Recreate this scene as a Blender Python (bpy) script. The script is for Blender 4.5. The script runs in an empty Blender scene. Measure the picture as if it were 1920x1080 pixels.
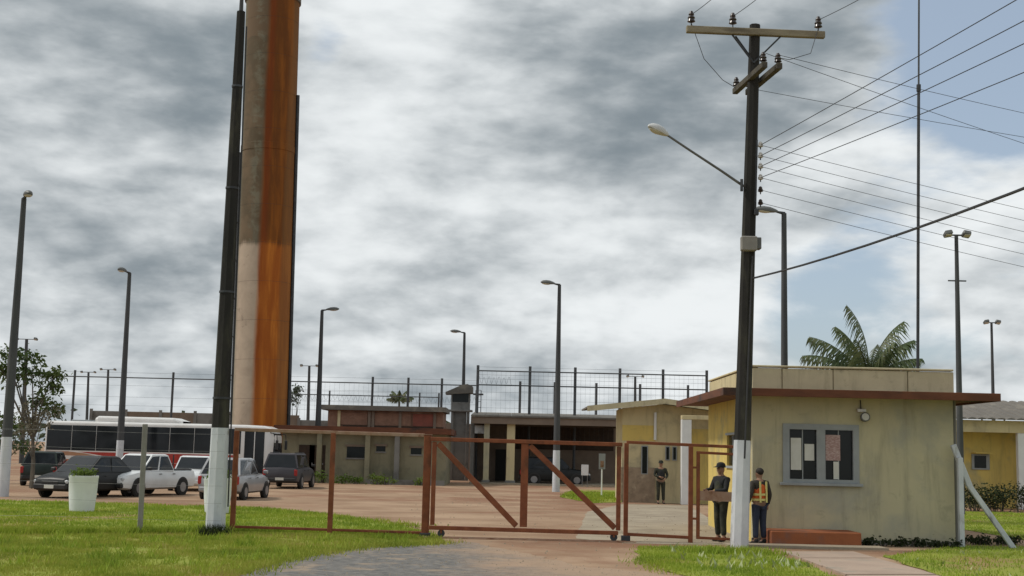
import bpy, bmesh, math, random
import numpy as np
from mathutils import Vector, Matrix, noise as mnoise
R = math.radians
rng = random.Random(7)
scene = bpy.context.scene
COL = scene.collection

# ------------------------------------------------------------------ camera
FPX = 2400.0                       # focal length in pixels of a 1920 px wide frame
PITCH, ROLL, EYE = math.atan(306 / FPX), R(1.3), 2.0
fwd = Vector((0, math.cos(PITCH), math.sin(PITCH)))
rt0 = Vector((1, 0, 0)); up0 = Vector((0, -math.sin(PITCH), math.cos(PITCH)))
cr = rt0 * math.cos(ROLL) + up0 * math.sin(ROLL)
cu = -rt0 * math.sin(ROLL) + up0 * math.cos(ROLL)
cam_d = bpy.data.cameras.new('camera'); cam = bpy.data.objects.new('camera', cam_d); COL.objects.link(cam)
cam_d.sensor_width = 36; cam_d.lens = 36 * FPX / 1920; cam_d.clip_end = 6000; cam_d.clip_start = 0.1
m = Matrix((cr, cu, -fwd)).transposed().to_4x4(); m.translation = (0, 0, EYE)
cam.matrix_world = m
scene.camera = cam
scene.render.resolution_x, scene.render.resolution_y = 1024, 576
CAMP = Vector((0, 0, EYE))
def ray(u, v): return fwd + cr * ((u - 960) / FPX) + cu * ((540 - v) / FPX)
def G(u, v, z=0.0):                # where the sight line meets the level z
    d = ray(u, v); return CAMP + d * ((z - EYE) / d.z)
def W(u, v, Y):                    # where it meets the upright plane at distance Y
    d = ray(u, v); return CAMP + d * (Y / d.y)

# ------------------------------------------------------------------ sky, sun, exposure
SUN_EL, SUN_AZ = R(52), R(-86)     # azimuth from +Y, negative is to the left
world = bpy.data.worlds.new('World'); scene.world = world; world.use_nodes = True
wt = world.node_tree; wt.nodes.clear()
def N(t, kind, **kw):
    n = t.nodes.new(kind)
    for k, v in kw.items(): setattr(n, k, v)
    return n
def L(t, a, b): t.links.new(a, b)
def mth(t, op, a, b=None, c=None, clamp=False):
    n = N(t, 'ShaderNodeMath', operation=op, use_clamp=clamp)
    for i, x in enumerate((a, b, c)):
        if x is None: continue
        if isinstance(x, (int, float)): n.inputs[i].default_value = x
        else: L(t, x, n.inputs[i])
    return n.outputs[0]
def smooth(t, x, lo, hi, a=0.0, b=1.0):
    n = N(t, 'ShaderNodeMapRange', interpolation_type='SMOOTHSTEP')
    L(t, x, n.inputs[0])
    for i, q in enumerate((lo, hi, a, b)): n.inputs[i + 1].default_value = q
    return n.outputs[0]
def mixc(t, fac, a, b, mode='MIX'):
    n = N(t, 'ShaderNodeMix', data_type='RGBA', blend_type=mode)
    for i, x in ((0, fac), (6, a), (7, b)):
        if isinstance(x, (int, float)): n.inputs[i].default_value = x
        elif isinstance(x, (tuple, list)): n.inputs[i].default_value = (*x[:3], 1)
        else: L(t, x, n.inputs[i])
    return n.outputs[2]
def noise(t, vec, scale, detail=4, rough=0.55, dist=0.0, seed=None):
    n = N(t, 'ShaderNodeTexNoise', noise_dimensions='3D' if seed is None else '4D')
    n.inputs['Scale'].default_value = scale; n.inputs['Detail'].default_value = detail
    n.inputs['Roughness'].default_value = rough; n.inputs['Distortion'].default_value = dist
    if seed is not None: n.inputs['W'].default_value = seed
    L(t, vec, n.inputs['Vector'])
    return n.outputs[0]

sky = N(wt, 'ShaderNodeTexSky', sky_type='NISHITA', sun_disc=False, sun_elevation=SUN_EL, sun_rotation=SUN_AZ)
sky.air_density = 1.0; sky.dust_density = 1.6; sky.ozone_density = 1.0
tc = N(wt, 'ShaderNodeTexCoord')
sep = N(wt, 'ShaderNodeSeparateXYZ'); L(wt, tc.outputs['Generated'], sep.inputs[0])
zz = mth(wt, 'ADD', mth(wt, 'MAXIMUM', sep.outputs[2], 0.0), 0.50)
cmb = N(wt, 'ShaderNodeCombineXYZ')
L(wt, mth(wt, 'DIVIDE', sep.outputs[0], zz), cmb.inputs[0])
L(wt, mth(wt, 'DIVIDE', sep.outputs[1], zz), cmb.inputs[1])
L(wt, mth(wt, 'MULTIPLY', sep.outputs[2], 2.6), cmb.inputs[2])
pv = cmb.outputs[0]
def blobs(items):
    acc = None
    for (u, v, r, amp) in items:
        c = ray(u, v).normalized()
        dp = N(wt, 'ShaderNodeVectorMath', operation='DOT_PRODUCT')
        L(wt, tc.outputs['Generated'], dp.inputs[0]); dp.inputs[1].default_value = c
        e = mth(wt, 'SUBTRACT', dp.outputs['Value'], 1.0)
        e = mth(wt, 'MULTIPLY', e, (FPX / r) ** 2)
        e = mth(wt, 'MULTIPLY', mth(wt, 'EXPONENT', e), amp)
        acc = e if acc is None else mth(wt, 'ADD', acc, e)
    return acc
n1 = noise(wt, pv, 3.2, 10, 0.56, 0.2, 3.1)
n2 = noise(wt, pv, 2.6, 9, 0.52, 0.2, 8.7)
n3 = noise(wt, pv, 11, 8, 0.6, 0.3, 1.3)
# where the cover is thin (blue shows) and where it is thick (grey undersides)
cov = mth(wt, 'ADD', n1, blobs([(605, 85, 50, -.24), (850, 510, 75, -.26), (1600, 505, 130, -.34), (1880, 130, 120, -.34),
    (1500, 640, 70, -.12), (390, 465, 40, -.12), (1290, 505, 45, -.10), (230, 120, 330, .22), (1150, 250, 300, .25), (1820, 560, 100, .15), (700, 650, 160, .14), (200, 620, 200, .14), (1050, 640, 200, .10)]))
covm = smooth(wt, cov, 0.32, 0.47)
drk = mth(wt, 'ADD', n2, blobs([(200, 100, 150, .19), (390, 180, 100, .17), (60, 90, 110, .05), (180, 395, 95, .17), (360, 400, 75, .14),
    (1150, 320, 140, .11), (1350, 200, 150, .12), (1010, 320, 100, .10), (1500, 60, 160, .10), (1880, 620, 120, .08), (700, 445, 90, .08), (300, 620, 90, .06), (850, 650, 90, .05),
    (250, 290, 100, -.16), (100, 250, 80, -.08), (760, 150, 150, -.14), (650, 300, 100, -.06), (650, 520, 90, -.14), (1080, 480, 110, -.14),
    (1320, 560, 110, -.14), (1700, 300, 150, -.14), (60, 520, 100, -.08)]))
def shifted(k, dx):
    a = N(wt, 'ShaderNodeVectorMath', operation='MULTIPLY_ADD'); L(wt, pv, a.inputs[0]); a.inputs[1].default_value = (1, 1, 1); a.inputs[2].default_value = (dx, 0, k)
    return a.outputs[0]
def puffs(vec): return noise(wt, vec, 6.5, 9, 0.5, 0.1, 6.2)
rel = mth(wt, 'SUBTRACT', puffs(shifted(0.045, -0.02)), puffs(pv))
drk = mth(wt, 'ADD', drk, mth(wt, 'MULTIPLY', mth(wt, 'SUBTRACT', n3, 0.5), 0.16))
drk = mth(wt, 'ADD', drk, mth(wt, 'MULTIPLY', rel, 1.1))
drkm = smooth(wt, drk, 0.23, 0.92)
cloud = mixc(wt, drkm, (0.77, 0.80, 0.81), (0.20, 0.238, 0.265))
cl10 = mixc(wt, 1.0, cloud, (10, 10, 10), 'MULTIPLY')
hazeb = mixc(wt, 0.42, mixc(wt, 1.0, sky.outputs[0], (1.0, 1.0, 1.0), 'MULTIPLY'), (5.2, 6.0, 6.8))
skyc = mixc(wt, covm, hazeb, cl10)
bg = N(wt, 'ShaderNodeBackground'); bg.inputs[1].default_value = 0.1
L(wt, skyc, bg.inputs[0])
wo = N(wt, 'ShaderNodeOutputWorld'); L(wt, bg.outputs[0], wo.inputs[0])
sd = bpy.data.lights.new('sun', 'SUN'); sun = bpy.data.objects.new('sun', sd); COL.objects.link(sun)
sd.energy = 2.2; sd.angle = R(9); sd.color = (1, 0.95, 0.87)
sdir = Vector((math.sin(SUN_AZ) * math.cos(SUN_EL), math.cos(SUN_AZ) * math.cos(SUN_EL), math.sin(SUN_EL)))
sun.rotation_euler = sdir.to_track_quat('Z', 'Y').to_euler()
vs = scene.view_settings; vs.view_transform = 'Standard'; vs.look = 'None'; vs.exposure = 0.15; vs.gamma = 1.0
scene.render.engine = 'CYCLES'

# ------------------------------------------------------------------ materials
MATS = {}
def mat(name, c1, c2=None, scale=3.0, rough=0.8, metal=0.0, bump=0.0, bscale=40.0, c3=None, s3=0.6, lo3=.52, hi3=.66,
        stretch=(1, 1, 1), spec=0.4, coords='Object', coat=0.0, streak=None):
    mt = bpy.data.materials.new(name); mt.use_nodes = True; t = mt.node_tree
    b = t.nodes['Principled BSDF']
    b.inputs['Roughness'].default_value = rough; b.inputs['Metallic'].default_value = metal
    b.inputs['Specular IOR Level'].default_value = spec; b.inputs['Coat Weight'].default_value = coat
    tcn = N(t, 'ShaderNodeTexCoord'); mp = N(t, 'ShaderNodeMapping')
    if coords == 'World':
        g = N(t, 'ShaderNodeNewGeometry'); L(t, g.outputs['Position'], mp.inputs[0])
    else: L(t, tcn.outputs[coords], mp.inputs[0])
    mp.inputs['Scale'].default_value = stretch
    v = mp.outputs[0]
    if c2 is None: c2 = tuple(x * .8 for x in c1)
    f = smooth(t, noise(t, v, scale, 6, .6), .3, .7)
    col = mixc(t, f, c1, c2)
    if c3 is not None:
        col = mixc(t, smooth(t, noise(t, v, s3, 7, .62, .3, 5.5), lo3, hi3), col, c3)
    if streak is not None:      # rain and dirt runs, drawn out downwards
        m2 = N(t, 'ShaderNodeMapping'); L(t, tcn.outputs['Object'], m2.inputs[0]); m2.inputs['Scale'].default_value = (1, 1, .13)
        col = mixc(t, mth(t, 'MULTIPLY', smooth(t, noise(t, m2.outputs[0], 2.6, 8, .65, .2, 7.7), .5, .72), .6), col, streak)
        m3 = noise(t, tcn.outputs['Object'], 2.1, 9, .7, .5, 3.3)
        col = mixc(t, mth(t, 'MULTIPLY', smooth(t, m3, .56, .66), .35), col, streak)
    L(t, col, b.inputs['Base Color'])
    if bump:
        bn = N(t, 'ShaderNodeBump'); bn.inputs['Strength'].default_value = bump; bn.inputs['Distance'].default_value = 0.02
        L(t, noise(t, v, bscale, 5, .6), bn.inputs['Height']); L(t, bn.outputs[0], b.inputs['Normal'])
    MATS[name] = mt
    return mt
def asphalt_fade():     # the asphalt is worn through to soil on its gate side
    mt = MATS['asphalt']; t = mt.node_tree; b = t.nodes['Principled BSDF']; src = b.inputs['Base Color'].links[0].from_socket
    g = N(t, 'ShaderNodeNewGeometry'); sp = N(t, 'ShaderNodeSeparateXYZ'); L(t, g.outputs['Position'], sp.inputs[0])
    w = mth(t, 'MULTIPLY', mth(t, 'SUBTRACT', noise(t, g.outputs['Position'], .8, 9, .65, .4, 2.0), .5), 5.5)
    x = mth(t, 'ADD', mth(t, 'ADD', sp.outputs[0], w), mth(t, 'MULTIPLY', mth(t, 'SUBTRACT', sp.outputs[1], 23), .10))
    sc = mixc(t, noise(t, g.outputs['Position'], 2.5, 6, .6), (.38, .27, .185), (.29, .20, .135))
    L(t, mixc(t, smooth(t, x, -1.6, 1.2), src, sc), b.inputs['Base Color'])
mat('soil', (.375, .26, .172), (.25, .16, .10), .45, .95, bump=.5, bscale=9, c3=(.235, .13, .08), s3=.16, lo3=.48, hi3=.60, coords='World', stretch=(.8, 1.1, 1), spec=.15)
mat('paving', (.36, .305, .225), (.27, .225, .165), .8, .92, bump=.3, bscale=14, c3=(.22, .18, .13), s3=.35, coords='World', spec=.2)
mat('asphalt', (.20, .19, .175), (.10, .098, .094), 5.5, .9, bump=.8, bscale=26, c3=(.29, .23, .17), s3=1.3, lo3=.50, hi3=.66, coords='World', spec=.2)
asphalt_fade()
mat('turf', (.25, .27, .052), (.19, .235, .038), .7, .95, bump=.6, bscale=12, c3=(.27, .19, .085), s3=.45, lo3=.50, hi3=.64, coords='World', spec=.1)
mat('pole_concrete', (.034, .032, .029), (.02, .02, .018), 1.6, .92, bump=.4, bscale=20, c3=(.065, .063, .045), s3=1.4, lo3=.52, hi3=.66, stretch=(1, 1, .22), spec=.2)
mat('lamp_concrete', (.085, .088, .09), (.058, .062, .065), 1.6, .9, bump=.2, bscale=18, stretch=(1, 1, .2), spec=.25)
mat('whitewash', (.62, .64, .66), (.50, .53, .56), 3, .85, bump=.3, bscale=18, c3=(.25, .24, .21), s3=2.4, lo3=.55, hi3=.68, stretch=(1, 1, .5), spec=.2)
mat('planter_paint', (.74, .76, .77), (.66, .68, .69), 2, .8, bump=.15, bscale=22, c3=(.36, .36, .32), s3=1.6, lo3=.56, hi3=.75)
mat('gate_rust', (.25, .085, .036), (.18, .055, .025), 5, .75, bump=.3, bscale=40, c3=(.13, .052, .025), s3=2.2, lo3=.5, hi3=.66, spec=.3)
mat('gate_faded', (.36, .25, .18), (.28, .16, .10), 5, .8, bump=.3, bscale=40, c3=(.17, .08, .04), s3=2.6, spec=.3)
mat('bare_steel', (.27, .27, .27), (.19, .19, .19), 4, .55, .6)
mat('dark_steel', (.06, .065, .07), (.04, .042, .046), 4, .6, .3)
mat('fence_steel', (.09, .095, .10), (.06, .064, .068), 3, .7, .2)
mat('cream_wall', (.52, .475, .31), (.47, .43, .285), .7, .9, bump=.12, bscale=30, c3=(.36, .35, .28), s3=.55, lo3=.45, hi3=.68, spec=.2, streak=(.25, .235, .17))
mat('yellow_wall', (.66, .51, .16), (.60, .45, .14), .7, .9, bump=.12, bscale=30, c3=(.42, .36, .18), s3=.6, spec=.2, streak=(.30, .24, .11))
mat('pale_wall', (.62, .53, .32), (.55, .47, .28), .7, .9, bump=.12, bscale=30, c3=(.38, .33, .22), s3=.6, spec=.2, streak=(.28, .24, .16))
mat('stone_base', (.34, .26, .18), (.24, .18, .125), 4.5, .9, bump=.6, bscale=10, c3=(.42, .34, .24), s3=3)
mat('parapet_wall', (.56, .50, .33), (.47, .42, .28), 1.3, .92, bump=.2, bscale=20, c3=(.17, .15, .11), s3=1.3, lo3=.56, hi3=.75, spec=.2, streak=(.22, .19, .12))
mat('eave_red', (.155, .056, .028), (.10, .038, .02), 2, .85, bump=.2, bscale=20, c3=(.045, .03, .026), s3=1.0, stretch=(.6, .6, 2))
mat('step_red', (.29, .095, .035), (.23, .072, .028), 2, .8, bump=.2, bscale=20, c3=(.20, .09, .06), s3=1.4)
mat('window_grey', (.31, .33, .335), (.26, .28, .285), 3, .7)
mat('glass_dark', (.010, .013, .013), (.013, .017, .017), 2, .15, spec=.22)
mat('room_dark', (.03, .03, .028), (.025, .025, .022), 2, .9)  # near black colour stands for the darkness of unlit rooms
mat('paper', (.62, .62, .57), (.56, .56, .50), 6, .8)
mat('paper_print', (.52, .40, .37), (.30, .17, .16), 30, .8, stretch=(.6, 1, 1.6))
mat('white_paint', (.72, .73, .72), (.66, .67, .66), 3, .6)
mat('grey_wall', (.22, .215, .20), (.17, .165, .155), .9, .9, bump=.2, bscale=12, c3=(.12, .115, .105), s3=.7)
mat('wall_brown', (.22, .17, .13), (.17, .13, .10), .9, .9, bump=.2, bscale=12)
mat('brick_wall', (.27, .15, .10), (.20, .11, .075), 3, .9, bump=.3, bscale=14, c3=(.33, .20, .14), s3=1.4)
mat('brick_red', (.27, .085, .06), (.20, .07, .05), 3, .9, bump=.3, bscale=14)
mat('olive_wall', (.26, .24, .16), (.22, .20, .13), .9, .9, bump=.15, bscale=15, c3=(.17, .165, .115), s3=.7, streak=(.13, .12, .08))
mat('roof_grey', (.16, .145, .125), (.12, .11, .095), 1.3, .9, bump=.25, bscale=12, c3=(.22, .20, .165), s3=.8)
mat('roof_tile', (.22, .12, .08), (.15, .085, .06), 3, .9, bump=.4, bscale=9, c3=(.11, .09, .075), s3=1.2)
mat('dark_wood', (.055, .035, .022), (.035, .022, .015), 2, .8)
mat('arm_wood', (.28, .245, .165), (.20, .17, .115), 6, .9, bump=.3, bscale=30, stretch=(.25, 1, 1), c3=(.13, .11, .075), s3=2)
mat('arm_wood_dark', (.085, .075, .055), (.055, .05, .04), 6, .9, bump=.3, bscale=30)
mat('insulator', (.022, .014, .012), (.03, .02, .016), 3, .25, spec=.5)
mat('insulator_pale', (.50, .49, .46), (.42, .40, .38), 3, .3)
mat('wire', (.035, .035, .037), (.028, .028, .03), 3, .6)
mat('box_grey', (.26, .25, .22), (.21, .20, .18), 3, .8)
mat('lamp_shell', (.55, .56, .55), (.48, .49, .48), 3, .5)
mat('lamp_shell_dark', (.13, .135, .13), (.10, .105, .10), 3, .5)
mat('lamp_lens', (.55, .54, .46), (.48, .47, .40), 3, .2)
mat('rubber', (.016, .016, .016), (.024, .023, .021), 6, .85)
mat('rim', (.30, .30, .31), (.24, .24, .25), 6, .4, .7)
mat('trim_black', (.02, .02, .021), (.028, .028, .028), 5, .6)
mat('car_glass', (.012, .015, .018), (.017, .02, .023), 2, .1, spec=.3)
mat('paint_white', (.68, .70, .70), (.60, .62, .62), 2, .3, coat=.4)
mat('paint_silver', (.34, .345, .355), (.30, .305, .315), 2, .32, .35, coat=.4)
mat('paint_black', (.012, .014, .015), (.017, .018, .018), 2, .4, spec=.25)
mat('paint_green', (.016, .026, .022), (.02, .03, .026), 2, .4, spec=.3)
mat('paint_grey', (.062, .06, .068), (.05, .048, .055), 2, .4, spec=.3)
mat('tail_red', (.33, .02, .018), (.28, .02, .02), 4, .25)
mat('headlight', (.55, .57, .58), (.42, .44, .45), 8, .12)
mat('bus_white', (.74, .73, .71), (.68, .67, .65), 1.2, .35, coat=.3, c3=(.55, .53, .49), s3=.8, lo3=.55, hi3=.8)
mat('bus_red', (.42, .035, .02), (.36, .03, .018), 2, .35, coat=.3)
mat('bus_orange', (.46, .14, .04), (.40, .11, .035), 2, .35, coat=.3)
mat('bus_tan', (.42, .22, .12), (.36, .18, .10), 2, .4, coat=.3)
mat('leaf', (.045, .085, .022), (.07, .11, .028), 3, .65, spec=.3)
mat('leaf_pale', (.10, .115, .055), (.075, .095, .04), 3, .7)
mat('hedge_leaf', (.03, .045, .018), (.045, .06, .022), 3, .7)
mat('shrub_leaf', (.10, .16, .025), (.07, .12, .02), 3, .7)
mat('palm_leaf', (.055, .085, .035), (.085, .115, .05), 2, .5, spec=.5)
mat('bark', (.13, .115, .09), (.085, .075, .06), 6, .95, bump=.5, bscale=18, stretch=(1, 1, .4))
mat('weed_pale', (.42, .45, .24), (.32, .37, .17), 4, .8)
mat('skin', (.30, .17, .11), (.26, .145, .09), 5, .6)
mat('camo', (.038, .042, .028), (.022, .024, .018), 9, .9, c3=(.062, .058, .035), s3=6)
mat('cloth_black', (.018, .019, .02), (.028, .028, .029), 6, .9)
mat('cloth_navy', (.028, .035, .06), (.02, .026, .045), 6, .9)
mat('vest_orange', (.62, .13, .025), (.52, .10, .02), 6, .8)
mat('vest_band', (.62, .56, .20), (.55, .50, .18), 6, .6)
mat('shirt_dark', (.05, .045, .035), (.035, .03, .025), 6, .9)
mat('hair', (.02, .016, .013), (.03, .024, .02), 20, .8)
mat('strap_brown', (.10, .055, .03), (.08, .045, .025), 6, .8)
mat('hill_green', (.05, .075, .035), (.035, .055, .025), .2, .95, coords='World')
def island_mat(name, ramp, rough=.7, trans=.25):
    mt = bpy.data.materials.new(name); mt.use_nodes = True; t = mt.node_tree; b = t.nodes['Principled BSDF']
    g = N(t, 'ShaderNodeNewGeometry'); cr_ = N(t, 'ShaderNodeValToRGB')
    el = cr_.color_ramp.elements
    while len(el) < len(ramp): el.new(0.5)
    for i, c in enumerate(ramp): el[i].position = i / (len(ramp) - 1); el[i].color = (*c, 1)
    big = noise(t, g.outputs['Position'], .55, 5, .6, 0, 2.0)
    f = mth(t, 'ADD', mth(t, 'MULTIPLY', g.outputs['Random Per Island'], .42), mth(t, 'MULTIPLY', smooth(t, big, .34, .66), .58))
    L(t, f, cr_.inputs[0]); L(t, cr_.outputs[0], b.inputs['Base Color'])
    b.inputs['Roughness'].default_value = rough; b.inputs['Specular IOR Level'].default_value = .2
    tr = N(t, 'ShaderNodeBsdfTranslucent'); L(t, cr_.outputs[0], tr.inputs[0])
    ms = N(t, 'ShaderNodeMixShader'); ms.inputs[0].default_value = trans
    L(t, b.outputs[0], ms.inputs[1]); L(t, tr.outputs[0], ms.inputs[2])
    L(t, ms.outputs[0], t.nodes['Material Output'].inputs[0]); MATS[name] = mt
island_mat('grass_blades', [(.16, .22, .028), (.26, .31, .042), (.35, .37, .06), (.43, .33, .13)])
island_mat('grass_lush', [(.14, .215, .025), (.245, .335, .036), (.32, .39, .046), (.39, .41, .07)])
island_mat('tree_leaves', [(.022, .042, .014), (.045, .08, .02), (.08, .115, .03), (.10, .12, .04)])
island_mat('dry_leaves', [(.10, .095, .07), (.15, .14, .10), (.20, .185, .13)])
island_mat('palm_leaves', [(.055, .085, .04), (.09, .125, .055), (.15, .17, .085), (.19, .18, .10)], .45)
island_mat('hedge_leaves', [(.018, .026, .012), (.03, .042, .016), (.05, .065, .024)])
island_mat('shrub_leaves', [(.06, .11, .018), (.10, .16, .025), (.15, .20, .04)])
island_mat('far_leaves', [(.045, .06, .035), (.06, .08, .045), (.08, .10, .055)])

def tower_mat():      # painted steel: pale lower shell, browned upper shell, rust running down one side
    mt = bpy.data.materials.new('tower_shell'); mt.use_nodes = True; t = mt.node_tree; b = t.nodes['Principled BSDF']
    b.inputs['Roughness'].default_value = .85; b.inputs['Specular IOR Level'].default_value = .15
    tcn = N(t, 'ShaderNodeTexCoord'); s = N(t, 'ShaderNodeSeparateXYZ'); L(t, tcn.outputs['Object'], s.inputs[0])
    mp = N(t, 'ShaderNodeMapping'); L(t, tcn.outputs['Object'], mp.inputs[0]); mp.inputs['Scale'].default_value = (1, 1, .10)
    streak = noise(t, mp.outputs[0], 2.2, 6, .6, .2, 1.0)
    blot = noise(t, tcn.outputs['Object'], .7, 7, .62, .4, 4.0)
    # the rust covers the flank turned to +x; its edge wavers
    xe = mth(t, 'ADD', s.outputs[0], mth(t, 'MULTIPLY', mth(t, 'SUBTRACT', streak, .5), .42))
    xe = mth(t, 'SUBTRACT', xe, mth(t, 'MULTIPLY', mth(t, 'SUBTRACT', s.outputs[2], 14), .012))
    rust = smooth(t, xe, -.22, .12)
    pale = mixc(t, smooth(t, blot, .35, .7), (.46, .37, .28), (.36, .29, .22))
    brown = mixc(t, smooth(t, blot, .38, .64), (.115, .088, .055), (.165, .12, .075))
    up = smooth(t, mth(t, 'ADD', s.outputs[2], mth(t, 'MULTIPLY', streak, 1.1)), 14.75, 15.25)
    topp = mth(t, 'GREATER_THAN', mth(t, 'ADD', s.outputs[2], mth(t, 'MULTIPLY', blot, .8)), 28.1)
    base = mixc(t, up, pale, brown); base = mixc(t, topp, base, (.15, .105, .065))
    grey = smooth(t, noise(t, mp.outputs[0], 1.1, 6, .6, .3, 9.0), .56, .66)
    base = mixc(t, mth(t, 'MULTIPLY', mth(t, 'MULTIPLY', grey, up), .55), base, (.14, .145, .11))
    # pale lime runs down the seam, in blotches
    bl2 = noise(t, tcn.outputs['Object'], 1.3, 7, .68, .6, 12.0)
    lane = mth(t, 'MULTIPLY', smooth(t, s.outputs[0], -1.0, -.5), smooth(t, s.outputs[0], .1, -.25))
    lane = mth(t, 'MULTIPLY', mth(t, 'MULTIPLY', lane, smooth(t, bl2, .46, .62)), up)
    base = mixc(t, mth(t, 'MULTIPLY', lane, .5), base, (.22, .22, .16))
    base = mixc(t, mth(t, 'MULTIPLY', smooth(t, bl2, .60, .72), .6), base, (.10, .085, .065))
    base = mixc(t, mth(t, 'MULTIPLY', smooth(t, s.outputs[0], -1.25, -1.6), .5), base, (.13, .14, .09))
    rlow = mixc(t, smooth(t, streak, .35, .62), (.52, .18, .03), (.33, .095, .018))
    rhigh = mixc(t, smooth(t, streak, .35, .62), (.25, .085, .016), (.14, .05, .014))
    rc = mixc(t, up, rlow, rhigh)
    edge = mth(t, 'MULTIPLY', mth(t, 'MULTIPLY', rust, smooth(t, xe, .55, .25)), .5)
    rc = mixc(t, edge, rc, (.20, .04, .012))
    fl = smooth(t, xe, 1.15, 1.4); rc = mixc(t, mth(t, 'MULTIPLY', fl, .5), rc, (.20, .11, .045))
    col = mixc(t, rust, base, rc)
    L(t, col, b.inputs['Base Color'])
    bn = N(t, 'ShaderNodeBump'); bn.inputs['Strength'].default_value = .15; bn.inputs['Distance'].default_value = .02
    L(t, blot, bn.inputs['Height']); L(t, bn.outputs[0], b.inputs['Normal']); MATS['tower_shell'] = mt
tower_mat()

# ------------------------------------------------------------------ mesh helpers
class MB:
    def __init__(s): s.v = []; s.f = []; s.sm = []
    def add(s, vs_, fs, smooth_=False):
        o = len(s.v); s.v += [tuple(x) for x in vs_]
        s.f += [tuple(i + o for i in f) for f in fs]; s.sm += [smooth_] * len(fs); return s
    def box(s, c, d, c_=0.0, rot=None):
        c = Vector(c); h = Vector(d) / 2
        if c_ > 0:
            bm = bmesh.new(); bmesh.ops.create_cube(bm, size=1)
            for v in bm.verts: v.co = Vector((v.co.x * d[0], v.co.y * d[1], v.co.z * d[2]))
            bmesh.ops.bevel(bm, geom=bm.edges[:], offset=c_, segments=1, affect='EDGES', profile=.5)
            bm.verts.index_update(); pts = [v.co.copy() for v in bm.verts]; fs = [[v.index for v in f.verts] for f in bm.faces]; bm.free()
        else:
            pts = [Vector((x * h.x, y * h.y, z * h.z)) for x in (-1, 1) for y in (-1, 1) for z in (-1, 1)]
            fs = [(0, 1, 3, 2), (4, 6, 7, 5), (0, 4, 5, 1), (2, 3, 7, 6), (0, 2, 6, 4), (1, 5, 7, 3)]
        if rot is not None: pts = [rot @ p for p in pts]
        return s.add([p + c for p in pts], fs)
    def span(s, a, b, c_=0.0):      # box from corner a to corner b
        a, b = Vector(a), Vector(b)
        return s.box((a + b) / 2, (abs(b.x - a.x), abs(b.y - a.y), abs(b.z - a.z)), c_)
    def bar(s, a, b, w, h, c_=0.0, upv=(0, 0, 1)):   # rectangular bar between two points
        a, b = Vector(a), Vector(b); d = b - a; z = d.normalized(); u = Vector(upv)
        if abs(z.dot(u)) > .98: u = Vector((0, 1, 0))
        x = u.cross(z).normalized(); y = z.cross(x)
        return s.box((a + b) / 2, (w, h, d.length), c_, Matrix((x, y, z)).transposed())
    def tube(s, pts, rad, n=8, caps=True, smooth_=True):
        pts = [Vector(p) for p in pts]; k = len(pts)
        rad = [rad] * k if isinstance(rad, (int, float)) else rad
        rings = []; prev = None
        for i, p in enumerate(pts):
            d = (pts[min(i + 1, k - 1)] - pts[max(i - 1, 0)]).normalized()
            if prev is None:
                u = Vector((0, 0, 1)) if abs(d.z) < .9 else Vector((1, 0, 0))
                x = u.cross(d).normalized()
            else:
                x = (prev - d * prev.dot(d)).normalized()
            prev = x; y = d.cross(x)
            rings.append([p + (x * math.cos(2 * math.pi * j / n) + y * math.sin(2 * math.pi * j / n)) * rad[i] for j in range(n)])
        vv = [q for r_ in rings for q in r_]; ff = []
        for i in range(k - 1):
            for j in range(n): ff.append((i * n + j, i * n + (j + 1) % n, (i + 1) * n + (j + 1) % n, (i + 1) * n + j))
        s.add(vv, ff, smooth_)
        if caps:
            s.add(rings[0], [tuple(range(n))[::-1]]); s.add(rings[-1], [tuple(range(n))])
        return s
    def lathe(s, prof, n=24, c=(0, 0, 0), smooth_=True, caps=True):
        c = Vector(c); vv = []; ff = []
        for (r_, z) in prof:
            vv += [c + Vector((r_ * math.cos(2 * math.pi * j / n), r_ * math.sin(2 * math.pi * j / n), z)) for j in range(n)]
        for i in range(len(prof) - 1):
            for j in range(n): ff.append((i * n + j, i * n + (j + 1) % n, (i + 1) * n + (j + 1) % n, (i + 1) * n + j))
        s.add(vv, ff, smooth_)
        if caps:
            s.add(vv[:n], [tuple(range(n))[::-1]]); s.add(vv[-n:], [tuple(range(n))])
        return s
    def loft(s, rings, smooth_=False, caps=True):
        n = len(rings[0]); vv = [q for r_ in rings for q in r_]; ff = []
        for i in range(len(rings) - 1):
            for j in range(n): ff.append((i * n + j, i * n + (j + 1) % n, (i + 1) * n + (j + 1) % n, (i + 1) * n + j))
        if caps: ff += [tuple(range(n))[::-1], tuple((len(rings) - 1) * n + j for j in range(n))]
        return s.add(vv, ff, smooth_)
    def prism(s, poly, y0, y1):     # polygon in xz pushed from y0 to y1
        return s.loft([[(x, y0, z) for x, z in poly], [(x, y1, z) for x, z in poly]])
    def sphere(s, c, r_, nu=10, nv=6, sq=(1, 1, 1)):
        c = Vector(c); prof = []
        vv = []; ff = []
        for i in range(nv + 1):
            a = math.pi * i / nv - math.pi / 2
            for j in range(nu):
                b = 2 * math.pi * j / nu
                vv.append(c + Vector((r_ * sq[0] * math.cos(a) * math.cos(b), r_ * sq[1] * math.cos(a) * math.sin(b), r_ * sq[2] * math.sin(a))))
        for i in range(nv):
            for j in range(nu): ff.append((i * nu + j, i * nu + (j + 1) % nu, (i + 1) * nu + (j + 1) % nu, (i + 1) * nu + j))
        return s.add(vv, ff, True)
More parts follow.
